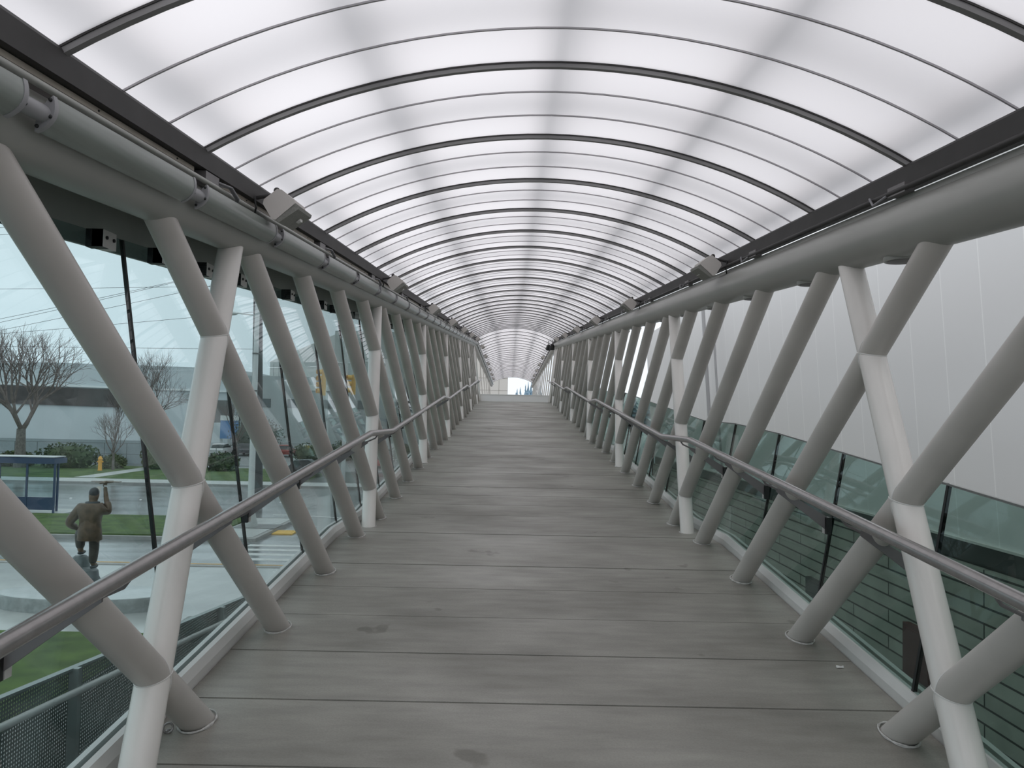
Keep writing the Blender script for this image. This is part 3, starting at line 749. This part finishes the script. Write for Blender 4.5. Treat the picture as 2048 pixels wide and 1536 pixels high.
# ---- trees
BARK = mat('grey_bark', (.16, .145, .135), .85, var=.3, scale=5); TWIG = mat('twig_brown', (.17, .14, .13), .85, var=.2)
def tree(loc, H, spread, trunk_r, label, seed, depth=6, fork=.28, group='bare trees across the road', lean=0.0):
    rr = random.Random(seed); loc = Vector(loc); root = empty('bare_tree', loc, label, 'tree', group)
    tr = MB(); br = MB()
    t0 = loc + Vector((lean * H * fork, 0, H * fork)); tr.path([loc - Vector((0, 0, .1)), loc + Vector((lean * .3 * H * fork, 0, H * fork * .5)), t0], [trunk_r * 1.25, trunk_r, trunk_r * .85], 10)
    def grow(p, d, L_, r, n):
        if n == 0: return
        q = p; pts = [p]; dd = d.copy()
        for i in range(3):
            dd = (dd + Vector((rr.uniform(-.16, .16), rr.uniform(-.16, .16), rr.uniform(-.02, .13)))).normalized(); q = q + dd * L_ / 3; pts.append(q)
        br.path(pts, [r, r * .85, r * .75, r * .6], 5 if n > 3 else 3, caps=False)
        for c in range(3 if n > 1 else 0):
            a = rr.uniform(.25, .75) * spread; ph = rr.uniform(0, 2 * PI)
            x = dd.orthogonal().normalized(); y = dd.cross(x)
            nd = (dd * math.cos(a) + (x * math.cos(ph) + y * math.sin(ph)) * math.sin(a)).normalized()
            grow(pts[3] if c < 2 else pts[2], nd, L_ * rr.uniform(.66, .86), r * rr.uniform(.5, .66), n - 1)
    n0 = 5
    for i in range(n0):
        ph = 2 * PI * i / n0 + rr.uniform(-.3, .3); a = rr.uniform(.25, .75) * spread * 1.15
        grow(t0 - Vector((0, 0, rr.uniform(0, .12) * H * fork)), Vector((math.sin(a) * math.cos(ph) + lean, math.sin(a) * math.sin(ph), math.cos(a))), H * (1 - fork) * .30, trunk_r * .5, depth)
    tr.build('trunk', BARK, root); br.build('branches', TWIG, root)
    return root
tree((-44.5, 71.5, GZ), 13.2, .95, .42, 'large bare tree with a thick forked trunk above the bus shelter', 3)
tree((-35.5, 70.5, GZ), 5.8, 1.05, .11, 'small round bare tree behind the raised arm of the statue', 5, depth=5, fork=.30)
tree((-38.5, 83, GZ), 12.0, .9, .25, 'tall bare tree beside the second slanted tube', 9)
tree((-40.0, 79, GZ), 8.5, .5, .10, 'slim leaning bare tree between the large tree and the small round one', 12, depth=4, lean=.12)
tree((-32.0, 92, GZ), 8.0, .8, .18, 'hazy bare tree over the parked cars, left of the street lamp', 14, depth=5)
tree((-62, 84, GZ), 13.0, .9, .3, 'bare tree at the left edge behind the bus shelter', 21)
# ---- shrubs
LEAF = mat('dark_evergreen_leaves', (.022, .045, .016), .7, col2=(.06, .10, .035), scale=3)
LEAFL = mat('olive_green_leaves', (.05, .075, .03), .7, col2=(.10, .13, .05), scale=3)
def shrub(c, r, label, M, seed, n=900, name='shrub', group='shrubs across the road'):
    rr = random.Random(seed); s = MB()
    s.ball((c[0], c[1], c[2] + r[2] * .8), (r[0] * .78, r[1] * .78, r[2] * .80), 14, 9)
    for i in range(n):
        d = Vector((rr.gauss(0, 1), rr.gauss(0, 1), rr.gauss(0, 1))).normalized(); q = rr.uniform(.72, 1.08)
        p = Vector((c[0] + d.x * r[0] * q, c[1] + d.y * r[1] * q, c[2] + r[2] * .85 + d.z * r[2] * q * .95))
        if p.z < c[2]: continue
        a = Vector((rr.gauss(0, 1), rr.gauss(0, 1), rr.gauss(0, 1))).normalized(); b_ = a.orthogonal().normalized(); w = rr.uniform(.10, .22) * min(1, r[2])
        s.add([p - a * w, p - b_ * w * .5, p + a * w, p + b_ * w * .5], [(0, 1, 2, 3)])
    return tag(s.build(name, M, smooth=False), label, 'shrub', group)
shrub((-40.6, 72.5, GZ), (3.0, 1.4, 1.35), 'wide dark evergreen shrub right of the bus shelter roof', LEAF, 1)
shrub((-45.8, 73.0, GZ), (1.6, 1.2, .9), 'olive shrub at the foot of the large bare tree', LEAFL, 2)
shrub((-36.6, 72.8, GZ), (1.1, 1.0, .8), 'small green shrub left of the pale car', LEAFL, 3)
shrub((-32.6, 73.2, GZ), (1.6, 1.2, 1.4), 'grey green shrub right of the small round tree', LEAFL, 4)
shrub((-26.4, 72.5, GZ), (1.5, 1.1, 1.0), 'dark round shrub left of the street lamp', LEAF, 5)
shrub((-34.5, 107, GZ), (3.6, 2, 2.8), 'tall grey hazy shrub mass behind the parked cars', mat('hazy_leaves', (.10, .115, .095), .8, var=.2), 6)
for i in range(4): shrub((-23 + i * 3.6, 90 + (i % 2) * 3, GZ), (1.9, 1.5, 1.2 + .2 * (i % 3)), f'{ordw(i + 1)} dark shrub in the far hedge right of the street lamp', LEAF, 30 + i, n=500, group='far hedge shrubs')

# ---- fence, hangar and buildings
HANG = mat('pale_hangar_cladding', (.55, .60, .62), .5, var=.04, scale=.2)
s = MB(); s.box((-70, 79.5, GZ + 1.25), (75, .12, 2.5))
tag(s.build('screen_fence', mat('blue_grey_fence', (.30, .35, .37), .5, var=.05), smooth=False), 'long blue grey screen fence behind the shrubs at left', 'fence')
s = MB()
for i in range(19): s.path([(-64 + i * 2.2, 77.2, GZ), (-64 + i * 2.2, 77.2, GZ + 2.3)], .03, 6)
for h in (.3, 1.25, 2.3): s.path([(-64, 77.2, GZ + h), (-24.4, 77.2, GZ + h)], .02, 6)
tag(s.build('wire_fence', mat('dark_fence_wire', (.10, .115, .12), .5)), 'thin dark post and wire fence in front of the parking lot', 'fence')
hb_ = empty('hangar', (-80, 141, GZ), 'huge pale hangar with a dark band behind the bare trees', 'building')
s = MB(); s.hexa([(-140, 140, GZ), (-50.3, 140, GZ), (-140, 190, GZ), (-50.3, 190, GZ), (-140, 140, 10.4), (-50.3, 140, 9.2), (-140, 190, 10.4), (-50.3, 190, 9.2)]); s.build('walls', HANG, hb_, smooth=False)
s = MB(); s.hexa([(-140, 139.7, 2.8), (-67, 139.7, 1.8), (-140, 140, 2.8), (-67, 140, 1.8), (-140, 139.7, 6.2), (-67, 139.7, 4.95), (-140, 140, 6.2), (-67, 140, 4.95)]); s.build('dark_band', mat('dark_brown_band', (.06, .052, .05), .5, var=.25, scale=.5), hb_, smooth=False)
s = MB(); s.hexa([(-140, 139.6, 6.2), (-50.3, 139.6, 4.9), (-140, 140, 6.2), (-50.3, 140, 4.9), (-140, 139.6, 6.6), (-50.3, 139.6, 5.2), (-140, 140, 6.6), (-50.3, 140, 5.2)]); s.build('ledge', mat('white_ledge', (.75, .78, .78), .4), hb_, smooth=False)
PALE = mat('pale_grey_green_render', (.50, .54, .52), .5, var=.05, scale=.15); PALE2 = mat('white_stepped_render', (.68, .71, .69), .5, var=.04, scale=.2); GREYB = mat('grey_office_wall', (.42, .46, .46), .5, var=.05, scale=.2)
ob = empty('office_building', (-36, 150, GZ), 'pale stepped office block behind the street lamp and traffic signals', 'building')
s = MB(); s.box((-30.4, 158, (8.2 + GZ) / 2), (39, 26, 8.2 - GZ)); s.build('lower_block', GREYB, ob, smooth=False)
s = MB(); s.hexa([(-45, 146, 8.2), (-33, 146, 8.2), (-45, 166, 8.2), (-33, 166, 8.2), (-45, 146, 11.0), (-33, 146, 16.3), (-45, 166, 11.0), (-33, 166, 16.3)]); s.build('sloped_block', PALE2, ob, smooth=False)
s = MB(); s.box((-25.5, 156, (17.0 + 8.2) / 2), (15, 20, 8.8)); s.build('upper_block', PALE, ob, smooth=False)
s = MB(); s.box((-36, 144.9, 6.2), (8, .2, 1.1)); s.build('sign_board', PALE2, ob, smooth=False)
for i in range(5):
    s = MB(); s.box((-46 + i * 6.5, 144.95, 3.2), (3.4, .12, 1.6)); s.build('window', mat('dark_window_glass', (.10, .13, .14), .15), ob, smooth=False)
for i in range(3):
    s = MB(); s.path([(-44 + i * 1.0, 145, 8.2), (-44 + i * 1.0, 145, 10.5 + i)], .07, 6); s.build('aerial', GREYB, ob)
wb = empty('warehouse', (-18, 118, GZ), 'long low pale warehouse beyond the road behind the third post', 'building')
s = MB(); s.box((-9, 124, GZ + 3.3), (19, 10, 6.6)); s.build('walls', PALE, wb, smooth=False)
s = MB(); s.box((-9, 123.9, GZ + 6.75), (19.4, 10.6, .3)); s.build('roof', GREYB, wb, smooth=False)
for i in range(4):
    s = MB(); s.box((-16 + i * 4.5, 118.95, GZ + 2.0), (2.6, .12, 2.6)); s.build('loading_door', GREYB, wb, smooth=False)
sb_ = empty('sign_board', (-39.5, 110, GZ), 'blue and white sign board on a post among the parked cars', 'sign')
s = MB(); s.box((-39.3, 110, GZ + 3.1), (2.5, .2, 2.6)); s.build('board', mat('sign_blue', (.12, .26, .48), .5), sb_, smooth=False)
s = MB(); s.box((-39.3, 109.95, GZ + 4.7), (2.5, .26, .7)); s.build('header', PALE2, sb_, smooth=False)
s = MB(); s.box((-39.3, 110, GZ + .9), (.3, .2, 1.8)); s.build('post', GREYB, sb_, smooth=False)
kb = empty('kiosk', (-46, 112, GZ), 'dark grey square equipment box on legs behind the sign board', 'kiosk')
s = MB(); s.box((-43.3, 113, GZ + 5.6), (5, 2, 3.2)); s.build('tank', mat('dark_grey_box', (.16, .165, .16), .6), kb, smooth=False)
for q in (-1.8, 1.8):
    s = MB(); s.box((-43.3 + q, 113, GZ + 2.0), (.3, .3, 4)); s.build('leg', GREYB, kb, smooth=False)

# ---- cars
GLS = mat('car_window', (.03, .035, .04), .1); TYRE = mat('tyre', (.015, .015, .015), .8)
LAMPW = mat('car_lamp', (.8, .8, .78), .2)
def car(loc, rz, col, label, van=False):
    M = mat('car_paint_%d_%d_%d' % tuple(int(c * 100) for c in col), col, .25)
    root = bpy.data.objects.new('parked_car', None); C.objects.link(root)
    h = 1.0 if not van else 1.25
    def part(mb, name, M_):
        o = mb.build(name, M_, smooth=False); o.parent = root; return o
    prof = [(-2.2, .35), (-2.25, .75), (-2.1, .95), (-1.2, 1.0), (1.0, .98), (2.0, .85), (2.2, .6), (2.15, .35)]
    s = MB(); s.prism([(x, 0, z) for x, z in prof], (0, -.85, 0), (0, .85, 0)); part(s, 'body', M)
    cab = [(-1.9, .97), (-1.45, 1.42 * h), (-.2 if not van else .2, 1.48 * h), (1.05, .97)] if not van else [(-2.15, .97), (-2.0, 1.45 * h), (.1, 1.5 * h), (1.05, .97)]
    s = MB(); s.prism([(x, 0, z) for x, z in cab], (0, -.74, 0), (0, .74, 0)); part(s, 'cabin', GLS)
    s = MB(); s.prism([(cab[1][0] - .05, 0, cab[1][1] - .03), (cab[1][0], 0, cab[1][1] + .04), (cab[2][0], 0, cab[2][1] + .04), (cab[2][0] + .1, 0, cab[2][1] - .03)], (0, -.75, 0), (0, .75, 0)); part(s, 'roof', M)
    for x in (-1.35, 1.35):
        for y in (-.8, .8):
            s = MB(); s.lathe([(.2, -.1), (.32, -.1), (.32, .1), (.2, .1)], (x, y, .32), 14, Vector((0, 1, 0))); part(s, 'wheel', TYRE)
    for y in (-.6, .6):
        s = MB(); s.box((2.17, y, .68), (.08, .3, .14)); part(s, 'lamp', LAMPW)
    root.location = loc; root.rotation_euler = (0, 0, rz); tag(root, label, 'car', 'parked cars')
    return root
car((-38.6, 80.9, GZ + .05), .2, (.42, .42, .41), 'pale beige parked car behind the small round bare tree')
car((-42.5, 93, GZ + .05), .1, (.6, .62, .62), 'white parked sport utility car beside the second slanted tube', True)
cc = [(.6, .6, .6), (.10, .10, .11), (.5, .52, .54), (.28, .05, .04), (.62, .62, .6), (.07, .09, .14), (.45, .45, .44), (.3, .32, .33)]
for i in range(8):
    nm = ['white', 'black', 'silver', 'dark red', 'white', 'navy', 'beige', 'grey'][i]
    car((-36.5 + i * 2.7, 100 + (i % 3) * 1.3, GZ + .05), PI / 2 + .05 * (i % 2), cc[i], f'{nm} parked car, {ordw(i + 1)} from the left in the distant row', i % 4 == 2)
car((-17.5, 70, GZ), .05, (.03, .035, .045), 'dark car on the far road near the traffic signals')
car((-13.5, 83, GZ), PI / 2, (.35, .04, .03), 'small red car on the far road right of the traffic pole')

# ---- hydrant, street lamp, signal, poles, wires
hy = empty('hydrant', (-36.3, 69.8, GZ + .18), 'orange hydrant on the far lawn', 'hydrant')
s = MB(); OR_ = mat('hydrant_orange', (.72, .36, .05), .5); s.lathe([(.2, 0), (.16, .1), (.16, .95), (.2, 1.0), (.12, 1.2), (.03, 1.28)], (-36.3, 69.8, GZ + .18), 14); s.build('barrel', OR_, hy)
for q in (-.2, .2):
    s = MB(); s.lathe([(.07, -.05), (.07, .06)], (-36.3 + q, 69.8, GZ + .95), 10, Vector((1, 0, 0))); s.build('nozzle', OR_, hy)
WPOLE = mat('white_pole_paint', (.68, .70, .70), .35)
lp = empty('street_lamp', (-12.35, 37.8, GZ + .17), 'white street lamp pole with a curved arm beyond the left glass', 'street lamp')
s = MB(); s.path([(-12.35, 37.8, GZ + .17), (-12.35, 37.8, 8.6)], [.16, .10], 16); s.build('pole', WPOLE, lp)
s = MB(); s.lathe([(.36, 0), (.34, .15), (.2, .75), (.17, .85)], (-12.35, 37.8, GZ + .17), 18); s.build('base', SIDEW, lp)
s = MB(); s.path([(-12.35, 37.8, 6.25), (-12.8, 37.8, 6.3), (-13.3, 37.8, 6.35)], .035, 8); s.build('arm', WPOLE, lp)
s = MB(); s.ball((-13.65, 37.8, 6.33), (.38, .16, .10), 14, 8); s.build('lamp_head', WPOLE, lp)
for h in (1.0, 2.6, 4.4):
    s = MB(); s.lathe([(.17, -.03), (.17, .03)], (-12.35, 37.8, h), 14); s.build('band', FINM, lp)
up_ = empty('utility_pole', (-15.2, 47.6, GZ), 'thick dark utility pole right of the white street lamp', 'utility pole')
s = MB(); s.path([(-15.2, 47.6, GZ), (-15.6, 47.6, 11)], [.36, .25], 16); s.build('shaft', mat('dark_tarred_wood', (.06, .065, .07), .6, var=.3, scale=3, stretch=(1, 1, .15)), up_)
s = MB(); s.box((-15.6, 47.6, 10.2), (2.6, .15, .15)); s.build('crossarm', DARK, up_, smooth=False)
for q in (-1.1, -.4, .4, 1.1):
    s = MB(); s.lathe([(.05, 0), (.07, .06), (.03, .16)], (-15.6 + q, 47.6, 10.28), 10); s.build('insulator', FINM, up_)
WIRE = mat('black_wire', (.03, .03, .035), .5)
def wire(a, b_, label, sag=.25, r=.012):
    a, b_ = Vector(a), Vector(b_); s = MB()
    s.path([a.lerp(b_, t) - Vector((0, 0, sag * 4 * t * (1 - t))) for t in [i / 10 for i in range(11)]], r, 5)
    tag(s.build('power_wire', WIRE), label, 'wire', 'overhead wires')
wire((-46, 45, 8.0), (-15.7, 47.6, 9.3), 'nearly level overhead wire ending high on the utility pole', .1)
wire((-46, 45, 4.2), (-15.5, 47.6, 7.7), 'rising overhead wire to the middle of the utility pole', .1)
wire((-46, 45, 5.0), (-15.3, 47.6, 5.4), 'lowest level overhead wire crossing the bare tree tops', .05)
for i, (a, b_) in enumerate(((5.6, 11.2), (5.85, 11.45), (5.2, 10.9))):
    wire((-33, 45, a), (-16.6 + i, 47.6, b_ - .7), ['middle', 'upper', 'lower'][i] + ' wire of the three steep parallel overhead wires', .1)
wire((-33, 45, 11.6), (-16, 47.6, 14.5), 'topmost steep overhead wire at the left edge', .1); wire((-33, 45, 11.2), (-15.6, 47.6, 14.0), 'second topmost steep overhead wire at the left edge', .1)
sg_ = empty('signal_pole', (-9.9, 47, GZ), 'pale traffic signal mast with yellow signal heads seen through the left glass', 'traffic signal')
s = MB(); s.path([(-9.9, 47, GZ), (-9.9, 47, 6.5)], [.14, .10], 14); s.build('mast', WPOLE, sg_)
s = MB(); s.path([(-9.9, 47, 4.6), (-8.2, 47, 4.8)], .05, 8); s.path([(-9.9, 47, 4.6), (-11.6, 47, 4.7)], .05, 8); s.build('arm', WPOLE, sg_)
AMB = mat('signal_yellow', (.78, .46, .08), .45)
for (x, n, zt) in ((-11.35, 4, 4.05), (-9.55, 3, 3.75)):
    s = MB(); s.box((x + .12, 47.05, zt - .19 * n + .15), (.22, .22, .40 * n)); hd = s.build('signal_head', AMB, sg_, smooth=False)
    for i in range(n):
        s = MB(); s.lathe([(.15, 0), (.15, .26), (.13, .26), (.13, .02)], (x - .02, 46.9, zt - .38 * i), 14, Vector((-.8, -.6, 0))); s.build('visor', AMB, hd)
s = MB(); s.path([(-9.9, 47, 3.4), (-9.6, 47, 3.5)], .03, 6); s.build('bracket', WPOLE, sg_)

# ================================================================== right hand building
def cladding():
    M = bpy.data.materials.new('silver_metal_cladding'); M.use_nodes = True; MATS['silver_metal_cladding'] = M
    n = M.node_tree; b = n.nodes['Principled BSDF']; L = n.links.new
    t = n.nodes.new('ShaderNodeTexCoord'); sp = n.nodes.new('ShaderNodeSeparateXYZ'); L(t.outputs['Object'], sp.inputs[0])
    d = n.nodes.new('ShaderNodeMath'); d.operation = 'DIVIDE'; d.inputs[1].default_value = .84; L(sp.outputs['Y'], d.inputs[0])
    f = n.nodes.new('ShaderNodeMath'); f.operation = 'FRACT'; L(d.outputs[0], f.inputs[0])
    l = n.nodes.new('ShaderNodeMath'); l.operation = 'LESS_THAN'; l.inputs[1].default_value = .022; L(f.outputs[0], l.inputs[0])
    m_ = n.nodes.new('ShaderNodeMix'); m_.data_type = 'RGBA'; L(l.outputs[0], m_.inputs[0])
    m_.inputs[6].default_value = (.80, .80, .805, 1); m_.inputs[7].default_value = (.93, .93, .93, 1); L(m_.outputs[2], b.inputs['Base Color'])
    b.inputs['Roughness'].default_value = .42; b.inputs['Metallic'].default_value = 0.0
    return M
def blockwall():
    M = bpy.data.materials.new('grey_concrete_block'); M.use_nodes = True
    n = M.node_tree; b = n.nodes['Principled BSDF']; L = n.links.new
    t = n.nodes.new('ShaderNodeTexCoord'); sp = n.nodes.new('ShaderNodeSeparateXYZ'); L(t.outputs['Object'], sp.inputs[0])
    cb = n.nodes.new('ShaderNodeCombineXYZ'); L(sp.outputs['Y'], cb.inputs[0]); L(sp.outputs['Z'], cb.inputs[1])
    br = n.nodes.new('ShaderNodeTexBrick'); L(cb.outputs[0], br.inputs[0])
    br.inputs['Color1'].default_value = (.46, .47, .42, 1); br.inputs['Color2'].default_value = (.56, .57, .51, 1); br.inputs['Mortar'].default_value = (.07, .075, .07, 1)
    br.inputs['Scale'].default_value = 1.0; br.inputs['Mortar Size'].default_value = .014; br.inputs['Brick Width'].default_value = 2.4; br.inputs['Row Height'].default_value = .2
    nz = n.nodes.new('ShaderNodeTexNoise'); nz.inputs['Scale'].default_value = 3; nz.inputs['Detail'].default_value = 8; L(t.outputs['Object'], nz.inputs[0])
    m_ = n.nodes.new('ShaderNodeMix'); m_.data_type = 'RGBA'; m_.blend_type = 'MULTIPLY'; m_.inputs[0].default_value = .5; L(br.outputs['Color'], m_.inputs[6]); L(nz.outputs[0], m_.inputs[7])
    L(m_.outputs[2], b.inputs['Base Color']); b.inputs['Roughness'].default_value = .8
    bp = n.nodes.new('ShaderNodeBump'); bp.inputs['Strength'].default_value = .7; bp.inputs['Distance'].default_value = .02; bp.invert = True
    L(br.outputs['Fac'], bp.inputs['Height']); L(bp.outputs[0], b.inputs['Normal'])
    return M
WX, WY1 = 5.8, 31.6
s = MB(); t_ = .07
s.hexa([(WX, -12, .15), (WX + 3, -12, .15), (WX, WY1, .15), (WX + 3, WY1, .15), (WX - t_ * 4.85, -12, 5.0), (WX + 3, -12, 5.0), (WX - t_ * 4.85, WY1, 5.0), (WX + 3, WY1, 5.0)])
tag(s.build('wall_right', cladding(), smooth=False), kind='structure')
s = MB(); s.box((12.6, 2, 9.5), (10, 28, 10)); tag(s.build('wall_right', MATS['silver_metal_cladding'], smooth=False), kind='structure')  # unseen set-back block, added to cut sky light on the right roof
s = MB(); s.box((WX - .01, 9.8, .16), (.06, 43.6, .03)); tag(s.build('trim_8', ALU, smooth=False), kind='structure')
s = MB(); s.box((WX + 1.6, 9.8, 0), (3, 43.6, .3)); tag(s.build('trim_9', mat('shadow_gap_dark', (.02, .022, .022), .3), smooth=False), kind='structure')
s = MB(); s.box((WX + 1.52, 9.8, (-.15 + GZ) / 2), (3, 43.6, -.15 - GZ)); tag(s.build('wall_right', blockwall(), smooth=False), kind='structure')
for i, (x, y, r) in enumerate(((5.52, 21.3, .05), (5.56, 20.5, .03))):
    s = MB(); s.path([(x + .02, y, .3), (x - .30, y, 4.9)], r, 12)
    tag(s.build('downpipe', mat('pipe_grey', (.42, .42, .43), .4)), ('thicker' if i == 0 else 'thinner') + ' grey downpipe on the silver metal wall at right', 'pipe', 'downpipes on the metal wall')
for i, (y, z0, z1, c, nm) in enumerate(((11.0, -1.95, -1.23, (.09, .03, .03), 'maroon'), (14.7, -1.95, -1.33, (.05, .055, .055), 'dark grey'))):
    s = MB(); s.box((WX - .03, y, (z0 + z1) / 2), (.10, .75, z1 - z0)); s.box((WX - .085, y, (z0 + z1) / 2), (.02, .65, z1 - z0 - .1))
    tag(s.build('wall_hatch', mat('hatch_' + nm.replace(' ', '_'), c, .5), smooth=False), f'{nm} hatch set into the concrete block wall at right', 'hatch', 'hatches in the block wall')

# ================================================================== far end
fb = empty('far_building', (-2, 92, 0), 'cream panelled building seen through the far end opening', 'building')
CRM = mat('cream_panels', (.66, .64, .60), .6)
s = MB(); s.box((-4.3, 95, 4), (8, 10, 16.2)); s.build('walls', CRM, fb, smooth=False)
s = MB()
for z in (3.2, 4.6, 6.0): s.box((-4.3, 89.99, z), (8, .03, .05))
for x in (-1.3, -2.4, -3.5): s.box((x, 89.99, 4), (.05, .03, 16))
s.build('panel_joints', mat('joint_line', (.42, .40, .37), .6), fb, smooth=False)
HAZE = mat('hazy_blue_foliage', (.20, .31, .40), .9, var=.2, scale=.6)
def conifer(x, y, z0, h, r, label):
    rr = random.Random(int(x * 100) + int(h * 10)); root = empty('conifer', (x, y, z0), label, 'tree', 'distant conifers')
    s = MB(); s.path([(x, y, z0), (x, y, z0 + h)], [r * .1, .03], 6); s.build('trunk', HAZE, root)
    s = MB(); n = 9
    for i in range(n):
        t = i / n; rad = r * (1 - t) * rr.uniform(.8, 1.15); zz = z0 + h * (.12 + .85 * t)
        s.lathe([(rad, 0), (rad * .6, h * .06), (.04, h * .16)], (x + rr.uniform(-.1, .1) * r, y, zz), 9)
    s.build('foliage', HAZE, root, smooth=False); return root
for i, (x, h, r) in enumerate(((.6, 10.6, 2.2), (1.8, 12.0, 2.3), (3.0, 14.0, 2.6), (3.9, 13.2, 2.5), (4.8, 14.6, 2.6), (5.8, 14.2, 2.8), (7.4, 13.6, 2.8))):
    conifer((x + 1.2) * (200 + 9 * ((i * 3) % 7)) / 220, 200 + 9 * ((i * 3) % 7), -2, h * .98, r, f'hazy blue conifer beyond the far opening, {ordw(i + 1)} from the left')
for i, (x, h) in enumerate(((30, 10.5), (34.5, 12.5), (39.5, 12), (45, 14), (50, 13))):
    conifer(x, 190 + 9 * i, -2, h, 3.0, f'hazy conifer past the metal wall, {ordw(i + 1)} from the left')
# amber lamps on short posts past the glass at right
for i, (x, y, z) in enumerate(((7.15, 46, 2.95), (6.62, 36, 2.25))):
    root = empty('amber_lamp', (x, y, GZ), ('farther' if i == 0 else 'nearer') + ' amber street lamp beyond the right glass guard', 'lamp', 'amber lamps')
    s = MB(); s.path([(x, y, GZ), (x, y, z)], .05, 8); s.build('post', DARK, root)
    e = mat('amber_glow', (.9, .5, .15), .5); b = e.node_tree.nodes['Principled BSDF']; b.inputs['Emission Color'].default_value = (1, .5, .12, 1); b.inputs['Emission Strength'].default_value = 1.2
    s = MB(); s.ball((x, y, z + .08), (.16, .16, .14), 12, 8); s.build('globe', e, root)
